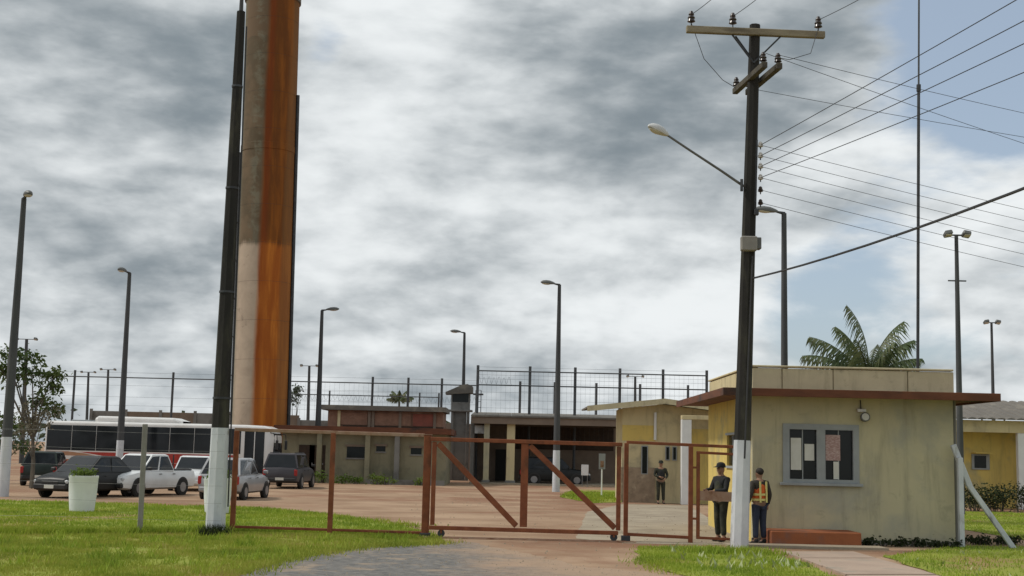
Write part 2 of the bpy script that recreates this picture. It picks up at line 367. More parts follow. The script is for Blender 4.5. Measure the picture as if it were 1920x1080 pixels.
    def mesh(s, name, material):
        me = bpy.data.meshes.new(name); me.from_pydata(s.v, [], s.f); me.update()
        me.polygons.foreach_set('use_smooth', s.sm)
        me.materials.append(MATS[material]); 
        bm = bmesh.new(); bm.from_mesh(me); bmesh.ops.remove_doubles(bm, verts=bm.verts[:], dist=1e-5) if len(s.v) < 4000 else None
        bmesh.ops.recalc_face_normals(bm, faces=bm.faces[:]); bm.to_mesh(me); bm.free()
        if any(s.sm): me.set_sharp_from_angle(angle=R(40))
        return me
    def build(s, name, material, parent=None, loc=None):
        return link(name, s.mesh(name, material), parent, loc)
def link(name, me, parent=None, loc=None):
    o = bpy.data.objects.new(name, me); COL.objects.link(o)
    if parent is not None: o.parent = parent
    if loc is not None: o.location = loc
    return o
def tag(o, label=None, cat=None, group=None, kind=None):
    for k, v in (('label', label), ('category', cat), ('group', group), ('kind', kind)):
        if v: o[k] = v
    return o
def thing(name, label, cat, loc=(0, 0, 0), rz=0.0, group=None):
    o = bpy.data.objects.new(name, None); COL.objects.link(o); o.empty_display_size = .2
    o.location = loc; o.rotation_euler = (0, 0, rz); return tag(o, label, cat, group)
def struct(name, mb, material): return tag(mb.build(name, material), kind='structure')
def copy_tree(o, parent=None):
    c = o.copy(); COL.objects.link(c); c.parent = parent
    for ch in list(o.children): copy_tree(ch, c)
    return c

# ------------------------------------------------------------------ ground, lawns, drive, path
def noisy_outline(pts, step=.35, amp=.16, seed=0):
    out = []; k = len(pts)
    for i in range(k):
        a, b = Vector((*pts[i], 0)), Vector((*pts[(i + 1) % k], 0)); n = max(1, int((b - a).length / step))
        nrm = Vector((-(b - a).y, (b - a).x, 0)).normalized()
        for j in range(n):
            p = a.lerp(b, j / n)
            w = mnoise.noise(p * .9 + Vector((seed, 0, 0))) * amp + mnoise.noise(p * 3.1 + Vector((0, seed, 0))) * amp * .6
            p = p + nrm * w; out.append((p.x, p.y))
    return out
def sheet(name, pts, z, material, kind='structure', thick=0):
    mb = MB(); n = len(pts)
    mb.add([(x, y, z) for x, y in pts], [tuple(range(n))])
    if thick: mb.add([(x, y, z) for x, y in pts] + [(x, y, z - thick) for x, y in pts], [(i, (i + 1) % n, n + (i + 1) % n, n + i) for i in range(n)])
    o = mb.build(name, material)
    bm = bmesh.new(); bm.from_mesh(o.data); bmesh.ops.triangulate(bm, faces=bm.faces[:]); bm.to_mesh(o.data); bm.free()
    return tag(o, kind=kind)
def g2(u, v): p = G(u, v); return (p.x, p.y)
gm = MB(); gm.add([(-900, -40, 0), (900, -40, 0), (900, 2500, 0), (-900, 2500, 0)], [(0, 1, 2, 3)])
struct('ground', gm, 'soil')

lawn_left = [(-26, 12), (-1.6, 12)] + [g2(450, 1078), g2(560, 1046), g2(690, 1027), g2(835, 1020), g2(815, 1002), g2(740, 985), g2(640, 967), g2(520, 955), g2(440, 951), g2(380, 949), g2(250, 945), g2(120, 941), g2(0, 939), (-26, G(0, 938).y)]
lawn_left[1] = (g2(450, 1078)[0] - .8, 12)
lawn_gate = [g2(1195, 1026), g2(1300, 1027), g2(1400, 1034), g2(1480, 1046), g2(1560, 1079), (5.6, 17), (4.6, 17), g2(1270, 1079), g2(1200, 1050)]
lawn_right = [g2(1655, 1044), g2(1790, 1024), (13.5, 31.2), (13.5, 52), (40, 52), (40, 12), (7.2, 17), g2(1760, 1079)]
lawn_patch = [g2(1050, 932), g2(1075, 918), g2(1160, 920), g2(1168, 934), g2(1165, 942), g2(1110, 944)]
lawns = []
for i, pl in enumerate((lawn_left, lawn_gate, lawn_right, lawn_patch)):
    po = noisy_outline(pl, .3, .14, i * 7.0); lawns.append(po)
    sheet('lawn', po, .012, 'turf')
drive = noisy_outline([(-3.2, 14), (2.2, 14), (2.6, 22.0), g2(1080, 1062), g2(1000, 1040), g2(870, 1016), g2(760, 1018), g2(620, 1024), g2(480, 1046), g2(360, 1085)], .15, .30, 40)
sheet('driveway', drive, .006, 'asphalt')
pv_ = [g2(1168, 945), g2(1290, 948), (6.4, 40), (6.4, 31), g2(1345, 1022), g2(1180, 1019), g2(1080, 1010), g2(1100, 960)]
sheet('pavement', noisy_outline(pv_, .4, .06, 60), .005, 'paving')
# path of concrete slabs from the step to the camera's right
pth = thing('footpath', None, None); pth['kind'] = 'structure'
A0, A1 = Vector((*g2(1478, 1040), 0)), Vector((*g2(1612, 1040), 0))
B0, B1 = Vector((*g2(1590, 1082), 0)), Vector((*g2(1760, 1082), 0))
mdir0, mdir1 = B0 - A0, B1 - A1
for k in range(7):
    t0, t1 = k * .36 - .1, k * .36 + .345 - .1
    q = [A0 + mdir0 * t0, A1 + mdir1 * t0, A1 + mdir1 * t1, A0 + mdir0 * t1]
    h = .035 + rng.uniform(-.006, .006)
    mb = MB(); mb.loft([[(p.x, p.y, -.05) for p in q], [(p.x, p.y, h) for p in q]]); mb.build('slab', 'paving', pth)
MATS['slab_pink'] = mat('slab_pink', (.39, .295, .225), (.32, .24, .185), 1.2, .9, bump=.2, bscale=14, c3=(.28, .24, .19), s3=1.1, coords='World')
for o in pth.children: o.data.materials[0] = MATS['slab_pink']

def inside(px, py, poly):
    x = np.array([p[0] for p in poly]); y = np.array([p[1] for p in poly]); c = np.zeros(len(px), bool); j = len(x) - 1
    for i in range(len(x)):
        cond = ((y[i] > py) != (y[j] > py)) & (px < (x[j] - x[i]) * (py - y[i]) / (y[j] - y[i] + 1e-12) + x[i])
        c ^= cond; j = i
    return c
nr = np.random.default_rng(5)
def blades(name, P, hgt, wid, material, lean=.35, z0=.005):
    n = len(P); a = nr.uniform(0, 2 * np.pi, n); h = hgt * nr.uniform(.55, 1.35, n); w = wid * nr.uniform(.7, 1.3, n)
    dx, dy = np.cos(a) * w / 2, np.sin(a) * w / 2
    la = nr.uniform(0, 2 * np.pi, n); lx, ly = np.cos(la) * h * lean, np.sin(la) * h * lean
    V = np.zeros((n, 3, 3)); V[:, 0] = np.c_[P[:, 0] - dx, P[:, 1] - dy, np.full(n, z0)]; V[:, 1] = np.c_[P[:, 0] + dx, P[:, 1] + dy, np.full(n, z0)]
    V[:, 2] = np.c_[P[:, 0] + lx, P[:, 1] + ly, z0 + h]
    me = bpy.data.meshes.new(name); me.vertices.add(3 * n); me.vertices.foreach_set('co', V.reshape(-1))
    me.loops.add(3 * n); me.loops.foreach_set('vertex_index', np.arange(3 * n)); me.polygons.add(n)
    me.polygons.foreach_set('loop_start', np.arange(0, 3 * n, 3)); me.update(); me.validate()
    me.materials.append(MATS[material]); return link(name, me)
def scatter(poly, n, x0, x1, y0, y1, grow=0.0):
    px, py = nr.uniform(x0, x1, n), nr.uniform(y0, y1, n); k = inside(px, py, poly)
    # bare and thick patches
    f = np.array([mnoise.noise(Vector((a * .8, b * .8, 3))) + .6 * mnoise.noise(Vector((a * 2.7, b * 2.7, 9))) for a, b in zip(px[k], py[k])])
    keep = nr.uniform(-.62, .55, k.sum()) < f * 1.25 + .2
    return np.c_[px[k][keep], py[k][keep]]
def jit(P, s): return P + nr.normal(0, s, P.shape)
P1 = scatter(lawns[0], 230000, -16, 0, 19, 30.5); P1 = np.r_[P1, jit(P1[::9], .22)]
P2 = jit(scatter(lawns[0], 95000, -22, 0, 30.5, 43), .05)
o = blades('short_grass', P1, .055, .017, 'grass_blades'); tag(o, 'short yellow green grass in front of the wire fence', 'grass', kind='stuff')
o = blades('short_grass', P2, .07, .026, 'grass_lush'); tag(o, 'lush green grass round the white planters behind the fence', 'grass', kind='stuff')
P3 = scatter(lawns[1], 70000, 2, 9, 18, 31); P3 = np.r_[P3, jit(P3[::8], .2)]
o = blades('short_grass', P3, .06, .017, 'grass_lush'); tag(o, 'green grass strip around the foot of the crossarm pole', 'grass', kind='stuff')
P4 = jit(scatter(lawns[2], 150000, 7, 26, 18, 52), .05)
o = blades('short_grass', P4, .06, .022, 'grass_lush'); tag(o, 'green grass right of the footpath beside the guardhouse', 'grass', kind='stuff')
P5 = jit(scatter(lawns[3], 30000, 0, 9, 45, 66), .06)
o = blades('short_grass', P5, .10, .04, 'grass_lush'); tag(o, 'small patch of grass beside the lamp post in the yard', 'grass', kind='stuff')
def tuft_line(a, b, n, spread, h, w, material, label, dens=None):
    a, b = np.array(a), np.array(b); t_ = nr.uniform(0, 1, n)
    f = np.array([mnoise.noise(Vector((x * 13, 2.2, 5))) for x in t_]); t_ = t_[nr.uniform(-.6, .5, n) < f + .1]
    P = a + (b - a) * t_[:, None] + nr.normal(0, spread, (len(t_), 2))
    return tag(blades('weeds', P, h, w, material, .5), label, 'weeds', kind='stuff')
fa, fb = g2(0, 1003), g2(430, 1000)
tuft_line(fa, fb, 7000, .10, .17, .022, 'grass_lush', 'tall dark weeds growing along the foot of the grey wire fence')
tuft_line(g2(440, 997), g2(800, 1004), 4200, .09, .12, .02, 'grass_lush', 'weeds growing under the rusty fence panel left of the gate')
tuft_line(g2(385, 1006), g2(418, 1003), 900, .10, .22, .022, 'hedge_leaves', 'dark weeds tufted round the foot of the tall leaning pole')
tuft_line(g2(1310, 1036), g2(1440, 1040), 2600, .25, .14, .025, 'grass_lush', 'leafy weeds at the foot of the crossarm pole')
for (pa_, pb_2, n_t, wh_) in (((440, 1079), (560, 1044), 1500, 'farthest from the gate'), ((560, 1044), (690, 1026), 1700, 'midway to the gate'), ((690, 1026), (840, 1019), 1900, 'nearest the gate post')):
    tuft_line(g2(*pa_), g2(*pb_2), n_t, .22, .09, .02, 'grass_blades', 'ragged grass creeping over the grey driveway edge ' + wh_)
tuft_line(g2(1205, 1052), g2(1275, 1079), 900, .2, .08, .02, 'grass_lush', 'ragged grass fringing the bare soil by the crossarm pole')
tuft_line(g2(470, 955), g2(800, 990), 2600, .35, .10, .03, 'grass_lush', 'ragged grass edge between the rusty fence and the soil yard')
cl = []
for k in range(330):       # taller weed clumps
    cx, cy = nr.uniform(-13, -2), nr.uniform(19.5, 29)
    if inside(np.array([cx]), np.array([cy]), lawns[0])[0]: cl.append(np.c_[cx + nr.normal(0, .07, 16), cy + nr.normal(0, .07, 16)])
tag(blades('weeds', np.concatenate(cl), .15, .026, 'grass_lush', .55), 'taller weed clumps dotted over the front lawn', 'weeds', kind='stuff')
P = jit(scatter(lawns[1], 900, 3.5, 7.5, 23, 28.5), .1)[:110]
tag(blades('pale_flowers', P, .13, .075, 'weed_pale', .6), 'scattered pale leaved weeds in the grass by the crossarm pole', 'weeds', kind='stuff')
P = jit(scatter(lawns[2], 1500, 8, 13, 22, 29), .1)[:60]
tag(blades('pale_flowers', P, .09, .07, 'weed_pale', .6), 'scattered pale weeds in the grass beside the footpath', 'weeds', kind='stuff')
# stones and clods on the drive and the yard
def pebbles(name, poly, n, box, r0, r1, material, label):
    px, py = nr.uniform(box[0], box[1], n), nr.uniform(box[2], box[3], n)
    k = inside(px, py, poly) if poly is not None else np.ones(n, bool)
    mb = MB()
    for x, y in zip(px[k], py[k]):
        r_ = r0 + (r1 - r0) * rng.random() ** 3; q = [rng.uniform(.6, 1.2) for _ in range(6)]
        mb.add([(x - r_ * q[0], y - r_ * .4, 0), (x + r_ * q[1], y - r_ * .5, 0), (x + r_ * .2, y + r_ * q[2], 0), (x + r_ * .1, y, r_ * q[3])], [(0, 1, 3), (1, 2, 3), (2, 0, 3)])
    return tag(mb.build(name, material), label, 'gravel', kind='stuff')
pebbles('gravel', drive, 5200, (-6, 4, 19, 28), .008, .026, 'paving', 'loose gravel strewn over the grey driveway')
pebbles('gravel', None, 1500, (-4, 8, 22, 60), .008, .035, 'paving', 'stones and clods strewn over the bare soil yard')

# ------------------------------------------------------------------ entrance gate and fence
FY = 30.0
def FX(u, v=900): return W(u, v, FY).x
def FZ(u, v): return W(u, v, FY).z
fen = thing('fence_panel', 'rusty tube fence panel between the leaning pole and the sliding gate', 'fence', (FX(622), FY, 0))
def part_bar(name, parent, a, b, w, h, material, c_=.008):
    o = Vector(parent.location); mb = MB(); mb.bar(Vector(a) - o, Vector(b) - o, w, h, c_); return mb.build(name, material, parent)
xl, xm, xr = FX(440), FX(622), FX(800)
ztop = 2.36
part_bar('post', fen, (xl, FY, -.1), (xl, FY, ztop - .03), .11, .11, 'gate_rust')
part_bar('post', fen, (xm, FY, -.1), (xm, FY, ztop - .03), .11, .11, 'gate_rust')
part_bar('top_rail', fen, (xl - .05, FY, ztop), (xr - .07, FY, ztop - .04), .08, .08, 'gate_faded')
part_bar('bottom_rail', fen, (xl, FY, .13), (xr - .07, FY, .09), .06, .06, 'gate_rust')

gate = thing('sliding_gate', 'rusty steel sliding gate with two diagonal braces', 'gate', (FX(983), FY - .12, 0))
gy = FY - .12
def gx(u): return W(u, 900, gy).x
gt, gb = 2.24, .22
part_bar('top_rail', gate, (gx(806), gy, gt), (gx(1166), gy, gt - .03), .13, .09, 'gate_rust')
part_bar('bottom_rail', gate, (gx(806), gy, gb), (gx(1160), gy, gb - .03), .13, .09, 'gate_rust')
part_bar('middle_stile', gate, (gx(983), gy, gb + .06), (gx(983), gy, gt - .06), .17, .085, 'gate_rust')
part_bar('right_stile', gate, (gx(1160), gy, gb + .03), (gx(1160), gy, gt - .08), .10, .085, 'gate_rust')
part_bar('left_stile', gate, (gx(813), gy, gb + .06), (gx(813), gy, gt - .06), .10, .085, 'gate_rust')
part_bar('brace', gate, (gx(820), gy, gt - .10), (gx(970), gy, gb + .08), .07, .13, 'gate_rust')
part_bar('brace', gate, (gx(992), gy, gt - .10), (gx(1154), gy, gb + .08), .07, .13, 'gate_rust')
for u in (830, 1152):
    mb = MB(); o = gate.location; c = Vector((gx(u), gy, .095)) - o
    mb.tube([c - Vector((0, .03, 0)), c + Vector((0, .03, 0))], .085, 14); w_ = mb.build('wheel', 'dark_steel', gate)
    mb = MB(); mb.span((c.x - .02, c.y - .045, c.z), (c.x + .02, c.y - .034, .2)); mb.build('fork', 'gate_rust', w_)
gp = thing('gate_post', 'square rusty post where the sliding gate meets the left fence panel', 'post', (xr, FY, 0))
part_bar('shaft', gp, (xr, FY + .01, -.1), (xr, FY + .01, 2.33), .17, .15, 'gate_rust', .012)
part_bar('foot_plate', gp, (xr, FY, .0), (xr, FY, .09), .24, .24, 'dark_steel')
part_bar('cap', gp, (xr, FY, 2.33), (xr, FY, 2.345), .19, .17, 'gate_faded', 0)
tr = thing('gate_track', 'low concrete strip with a steel rail under the sliding gate', 'gate track', (FX(983), gy, 0))
mb = MB(); mb.span((gx(806) - gx(983) - .1, -.28, -.05), (gx(1175) - gx(983) + .2, .28, .008), 0); mb.build('strip', 'paving', tr)
mb = MB(); mb.span((gx(806) - gx(983), -.015, .008), (gx(1175) - gx(983), .015, .022), 0); mb.build('rail', 'gate_rust', tr)
mb = MB(); mb.span((gx(806) - gx(983) - .1, -.36, -.05), (gx(1175) - gx(983) + .2, -.283, .03), 0); mb.build('kerb', 'gate_faded', tr)
# fence right of the gate
fr = thing('fence_panel', 'short rusty fence bay between the sliding gate and the pedestrian gate', 'fence', (FX(1230), FY, 0))
x1, x2 = FX(1174), FX(1295)
part_bar('post', fr, (x1, FY, -.1), (x1, FY, 2.25), .10, .10, 'gate_rust')
part_bar('post', fr, (x2, FY, -.1), (x2, FY, 2.21), .10, .10, 'gate_rust')
part_bar('top_rail', fr, (x1, FY, 2.27), (FX(1400), FY, 2.21), .07, .07, 'gate_rust')
part_bar('bottom_rail', fr, (x1 + .05, FY, .16), (x2 - .05, FY, .12), .07, .07, 'gate_rust')
part_bar('foot_plate', fr, (x1, FY - .02, 0), (x1, FY - .02, .13), .20, .2, 'dark_steel')
pg = thing('pedestrian_gate', 'rusty pedestrian gate with a wide lock plate by the whitewashed pole foot', 'gate', (FX(1310), FY, 0))
x3, x4 = FX(1309), FX(1392)
part_bar('stile', pg, (x3, FY, .13), (x3, FY, 2.04), .08, .06, 'gate_rust')
part_bar('stile', pg, (x4, FY, .10), (x4, FY, 2.0), .08, .06, 'gate_rust')
part_bar('top_rail', pg, (x3 - .04, FY, 2.07), (x4 + .04, FY, 2.04), .08, .06, 'gate_rust')
part_bar('bottom_rail', pg, (x3 - .04, FY, .12), (x4 + .04, FY, .09), .07, .06, 'gate_rust')
part_bar('lock_plate', pg, (x3 + .04, FY - .012, 1.08), (x4 - .04, FY - .012, 1.06), .02, .22, 'gate_faded', 0)
part_bar('hinge', pg, (x3 - .13, FY, 1.72), (x3 - .03, FY, 1.72), .05, .05, 'gate_rust', 0)
part_bar('hinge', pg, (x3 - .13, FY, .55), (x3 - .03, FY, .55), .05, .05, 'gate_rust', 0)
# wire fence with grey posts to the left
wf = thing('wire_fence', 'wire strand fence on a thin grey concrete post left of the leaning pole', 'fence', (FX(262), FY - .3, 0))
b = G(262, 1001); wy = b.y
mb = MB(); mb.bar(Vector((b.x, wy, -.1)) - wf.location, Vector((b.x - .02, wy, 2.42)) - wf.location, .10, .10, .012); mb.build('post', 'box_grey', wf)
mb = MB(); mb.bar(Vector((-15.2, wy - .1, -.1)) - wf.location, Vector((-15.2, wy - .1, 2.4)) - wf.location, .125, .11, .012); mb.build('post', 'box_grey', wf)
for k in range(6):
    z = .35 + k * .38; mb = MB()
    pts = [Vector((x, wy - .07, z - .03 * math.sin(math.pi * ((x + 16) % 5.6) / 5.6))) - wf.location for x in np.linspace(-15.2, xl, 14)]
    mb.tube(pts, .0022, 4); mb.build('wire', 'bare_steel', wf)

# ------------------------------------------------------------------ poles and lamps
def two_tone_pole(name, label, cat, base, top, r0, r1, white_h, dark, n=10):
    t = thing(name, label, cat, base)
    d = (top - base); ax = d.normalized(); o = Vector((0, 0, 0)); k = white_h / d.length if white_h else 0
    rk = r0 + (r1 - r0) * k
    pts = [d * s for s in np.linspace(k, 1, 7)]
    MB().tube(pts, [r0 + (r1 - r0) * s for s in np.linspace(k, 1, 7)], n).build('shaft', dark, t)
    if white_h: MB().tube([-ax * .15, d * (k * .5), d * k], [r0 + .004, (r0 + rk) / 2 + .004, rk + .004], n).build('painted_base', 'whitewash', t)
    return t, d
# leaning pole in front of the tower
bp = G(403, 1001)
pt, d = two_tone_pole('concrete_pole', 'tall dark concrete pole with whitewashed foot in front of the rusty tower', 'pole', bp, W(452, 22, bp.y), .225, .10, 2.38, 'pole_concrete', 8)
MB().tube([d, d * 1.035], [.05, .045], 8).build('top_pin', 'lamp_concrete', pt)
cab = [d * s + Vector((.05 + (.225 + (.10 - .225) * s), -.02, 0)) for s in np.linspace(.05, .97, 12)]
MB().tube(cab, .018, 6).build('cable', 'wire', pt)
for s in (.25, .45, .65, .85):
    rr = .225 + (.10 - .225) * s + .012
    MB().tube([d * s - d.normalized() * .025, d * s + d.normalized() * .025], rr, 10).build('band', 'dark_steel', pt)
# crossarm pole
bp = G(1386, 1026); top = W(1415.5, 47, bp.y)
up_, d = two_tone_pole('utility_pole', 'tall dark utility pole with wooden crossarm, street lamp and whitewashed foot', 'pole', bp, top, .205, .125, 2.36, 'pole_concrete', 8)
PY = bp.y
def lp(u, v, Y=PY): return W(u, v, Y) - bp
a, b = lp(1287, 55, PY - .2), lp(1546, 66, PY - .05)
MB().bar(a, b, .13, .16, .012).build('crossarm', 'arm_wood', up_)
ca = b - a
def insulator(parent, p, mat_='insulator', h=.27, r=.095, pin=.08):
    i_ = MB().lathe([(r * .5, 0), (r, .02), (r * .75, h * .3), (r * .95, h * .4), (r * .6, h * .62), (r * .72, h * .72), (r * .35, h), (.004, h * 1.02)], 12, (0, 0, pin)).build('insulator', mat_, parent, p)
    MB().tube([(0, 0, -.05), (0, 0, pin + .01)], .014, 6).build('pin', 'dark_steel', i_); return i_
ins_top = []
for f_ in (.035, .335, .955):
    p = a + ca * f_ + Vector((0, 0, .09)); insulator(up_, p); ins_top.append(p + Vector((0, 0, .27)) + bp)
part0 = lambda nm, p, q, r_, mt_, par=up_, n=6: MB().tube([p, q], r_, n).build(nm, mt_, par)
ctr = lp(1413, 118, PY - .14)
part0('arm_brace', a + ca * .33 + Vector((0, 0, -.08)), ctr, .022, 'dark_steel'); part0('arm_brace', a + ca * .68 + Vector((0, 0, -.08)), ctr, .022, 'dark_steel')
part0('arm_brace', a + ca * .36 + Vector((0, .1, -.08)), ctr + Vector((0, .1, .1)), .02, 'dark_steel')
# two lower arms set across the first
for (u0, v0, u1, v1) in ((1378, 180, 1434, 112), (1402, 180, 1462, 116)):
    Ya, Yb = PY + 1.1, PY - 1.1
    pa, pb = lp(u0, v0, Ya), lp(u1, v1, Yb); pa.z = pb.z = (pa.z + pb.z) / 2
    ar = MB().bar(pa, pb, .13, .14, .01).build('lower_arm', 'arm_wood_dark', up_)
    for f_ in (.05, .95): insulator(ar, pa.lerp(pb, f_) + Vector((0, 0, .05)), 'insulator', .22, .085, .05)
# bracket lamp
jo = lp(1394, 349, PY); e = lp(1252, 254, PY - .7); el_ = lp(1213, 234, PY - .9)
dd = (e - jo)
MB().tube([jo, jo.lerp(e, .3) + Vector((0, 0, .01)), jo.lerp(e, .7), e + dd.normalized() * .12], [.032, .03, .028, .026], 8).build('lamp_arm', 'lamp_shell_dark', up_)
hd = (el_ - e).normalized(); hs = hd.cross(Vector((0, 0, 1))).normalized(); hu = hs.cross(hd)
def shell(c0, dr, sd_, uq, L_, w, h, parent, nm='lamp_head', ms='lamp_shell', lens='lamp_lens'):
    rings = []
    for s, k in ((0, .35), (.12, .62), (.35, .95), (.62, 1.0), (.85, .78), (1, .3)):
        rings.append([c0 + dr * (L_ * s) + sd_ * (w / 2 * k * math.cos(q)) + uq * (h * k * (max(math.sin(q), -.35))) for q in np.linspace(0, 2 * math.pi, 13)[:-1]])
    hobj = MB().loft(rings, True).build(nm, ms, parent)
    lr = []
    for s, k in ((.35, .5), (.5, .85), (.7, .85), (.9, .4)):
        lr.append([c0 + dr * (L_ * s) + sd_ * (w / 2 * k * math.cos(q)) + uq * (-h * .30 + h * .45 * k * (min(math.sin(q), 0.0))) for q in np.linspace(0, 2 * math.pi, 13)[:-1]])
    MB().loft(lr, True).build('lens', lens, hobj); return hobj
shell(e, hd, hs, hu, .52, .26, .13, up_)
part0('arm_clamp', jo + Vector((-.06, -.1, -.14)), jo + Vector((-.06, -.1, .14)), .035, 'dark_steel')
# low voltage rack
rack_pts = []
for v_ in (272, 292, 312, 333, 356, 380):
    p = lp(1421, v_, PY - .12); insulator(up_, p + Vector((.06, 0, -.05)), 'insulator_pale' if v_ < 340 else 'insulator', .13, .065, 0); rack_pts.append(p + bp + Vector((.06, 0, 0)))
part0('rack', lp(1419, 262, PY - .10), lp(1416, 392, PY - .10), .028, 'dark_steel')
c = lp(1404, 457, PY - .26); MB().box(c, (.36, .20, .33), .02).build('meter_box', 'box_grey', up_)
c2 = lp(1418, 457, PY - .12); MB().box(c2, (.2, .22, .27), .015).build('meter_box', 'lamp_shell_dark', up_)
MB().tube([lp(1411, 480, PY - .2), lp(1402, 700, PY - .25), lp(1396, 860, PY - .3)], .022, 6).build('conduit', 'wire', up_)
c3 = lp(1418, 398, PY - .15); MB().box(c3, (.1, .12, .14), .01).build('clamp', 'dark_steel', up_)
jump = MB().tube([ins_top[0] - bp + Vector((0, 0, -.2)), lp(1320, 110, PY), lp(1355, 150, PY + .4), lp(1385, 168, PY + 1)], .008, 5).build('jumper_cable', 'wire', up_)
MB().tube([ins_top[2] - bp + Vector((0, 0, -.2)), lp(1520, 100, PY - .5), lp(1480, 112, PY - 1), lp(1458, 108, PY - 1.1)], .008, 5).build('jumper_cable', 'wire', up_)

# overhead wires
NTH = ('first', 'second', 'third', 'fourth', 'fifth', 'sixth', 'seventh', 'eighth', 'ninth')
def wire(p, q, sag, r, label, group=None, ext=1.0, n=14):
    p, q = Vector(p), Vector(q); q = p + (q - p) * ext
    pts = [p.lerp(q, s) - Vector((0, 0, sag * 4 * s * (1 - s))) for s in np.linspace(0, 1, n)]
    o = thing('overhead_wire', label, 'wire', p, 0, group)
    MB().tube([x - p for x in pts], r, 5).build('strand', 'wire', o)
    return o
for p, (u, v), wh_ in zip(ins_top, ((1328, 0), (1412, 0), (1602, 0)), ('end insulator above the street lamp arm', 'middle insulator', 'end insulator on the guardhouse side')):
    wire(p, G(u, v, p.z), .05, .008, 'black wire leaving the wooden top crossarm at its ' + wh_, 'wires from the top crossarm', 2.6)
for i, (v0, u, v) in enumerate(((272, 1895, 0), (292, 1920, 33), (312, 1920, 76), (333, 1920, 130))):
    p = rack_pts[i]; wire(p, G(u, v, p.z), .05, .0085, NTH[i] + ' wire from the top of those rising off the utility pole rack toward the road', 'wires rising from the insulator rack', 2.0)
for i, (u, v) in enumerate(((1920, 384), (1920, 405), (1920, 426), (1920, 447), (1920, 468), (1920, 492))):
    p = rack_pts[i]; wire(p, W(u, v, PY + 3), .12, .006, NTH[i] + ' wire from the top of those sinking off the rack over the guardhouse roof', 'wires running off above the guardhouse', 2.4)
for (u0, v0, u, v, Ya, wh_) in ((1460, 103, 1920, 205, -1.1, 'outer insulator of the near raised end'), (1436, 100, 1920, 262, -1.1, 'inner insulator of the near raised end'), (1402, 165, 1920, 250, 1.1, 'far low end')):
    p = W(u0, v0, PY + Ya); wire(p, W(u, v, PY + 3), .1, .0065, 'black wire leaving the lower crossarm pair at the ' + wh_, 'wires from the lower crossarms', 2.2)
p = W(1410, 522, PY - .15); q = W(1920, 315, 17.0)
wire(p, q, .28, .023, 'thick black cable sloping up from the utility pole across the mast', None, 1.8)

# steel and concrete lamp posts in the yard
def lamp_post(label, u_b, u_t, v_t, Y, r0, r1, head, white=2.1, name='lamp_post', group='lamp posts round the yard'):
    top = W(u_t, v_t, Y); base = Vector((W(u_b, 900, Y).x, Y, 0)); base.x = top.x - (top.x - base.x) * .35
    t, d = two_tone_pole(name, label, 'lamp post', base, top, r0, r1, white, 'lamp_concrete', 10)
    t['group'] = group
    if head[0] == 'arm':             # short arm and one luminaire
        sx, sy, L_ = head[1:]
        dr = Vector((sx, sy, .06)).normalized(); sd_ = dr.cross(Vector((0, 0, 1))).normalized(); uq = sd_.cross(dr)
        MB().tube([d + Vector((0, 0, -.25)), d + Vector((0, 0, .0)), d + dr * .35 + Vector((0, 0, .03))], [r1 * .9, r1 * .8, .03], 8).build('arm', 'lamp_concrete', t)
        shell(d + dr * .25 + Vector((0, 0, .03)), dr, sd_, uq, L_, .32, .15, t, ms='lamp_shell_dark')
    else:
        w = head[1]
        MB().tube([d + Vector((-w / 2, 0, 0)), d + Vector((w / 2, 0, 0))], .035, 6).build('crossbar', 'fence_steel', t)
        for sg in (-1, 1):
            f_ = MB().box(d + Vector((sg * w * .42, -.1, .03)), (.30, .34, .17), .03, Matrix.Rotation(R(-22), 3, 'X') @ Matrix.Rotation(R(sg * 12), 3, 'Y')).build('floodlight', 'lamp_shell_dark', t)
            MB().box(d + Vector((sg * w * .42, -.20, -.055)), (.24, .2, .012), .003, Matrix.Rotation(R(-22), 3, 'X')).build('lens', 'lamp_lens', f_)
        if len(head) > 2:
            z = d * head[2]; MB().tube([z - Vector((.35, 0, 0)), z + Vector((.35, 0, 0))], .03, 6).build('step_bar', 'fence_steel', t)
    return t
lamp_post('tall grey lamp post with white foot beside the loose leafy tree', 8, 45, 372, 46, .20, .09, ('arm', .55, -.8, .55))
lamp_post('grey lamp post standing in front of the white and red bus', 226, 243, 512, 64, .19, .09, ('arm', -.4, -.9, .6))
lamp_post('grey lamp post behind the fence panel, beside the rusty tower', 596, 604, 582, 81, .22, .10, ('arm', 1, -.1, .85))
lamp_post('grey lamp post beside the small watchtower', 869, 871, 624, 93, .2, .09, ('arm', -1, -.1, .8))
lamp_post('grey lamp post with white foot rising in front of the columned portico', 1043, 1049, 534, 66, .20, .09, ('arm', -1, -.2, .75), 2.1)
lamp_post('grey lamp post behind the guardhouse, arm reaching toward the utility pole', 1469, 1470, 400, 45, .15, .09, ('arm', -1, -.2, .85))
lamp_post('twin floodlight mast with a short step bar behind the guardhouse eave', 1798, 1793, 441, 49, .14, .07, ('T', .85, .833), 0)
lamp_post('smaller twin floodlight mast beyond the yellow building', 1863, 1859, 605, 78, .14, .07, ('T', .85), 0)
for (u, v, Y, lab) in ((580, 686, 138, 'tiny far twin floodlight mast seen beside the rusty tower'), (166, 698, 163, 'tiny far floodlight mast above the back of the bus roof'),
                       (203, 693, 156, 'tiny far twin floodlight mast between fence post and lamp post above the bus'), (50, 636, 112, 'far twin floodlight mast rising behind the tree'),
                       (1191, 706, 142, 'tiny far floodlight mast behind the tall fence over the tiled wing')):
    lamp_post(lab, u, u, v, Y, .22, .13, ('T', 2.0), 0)
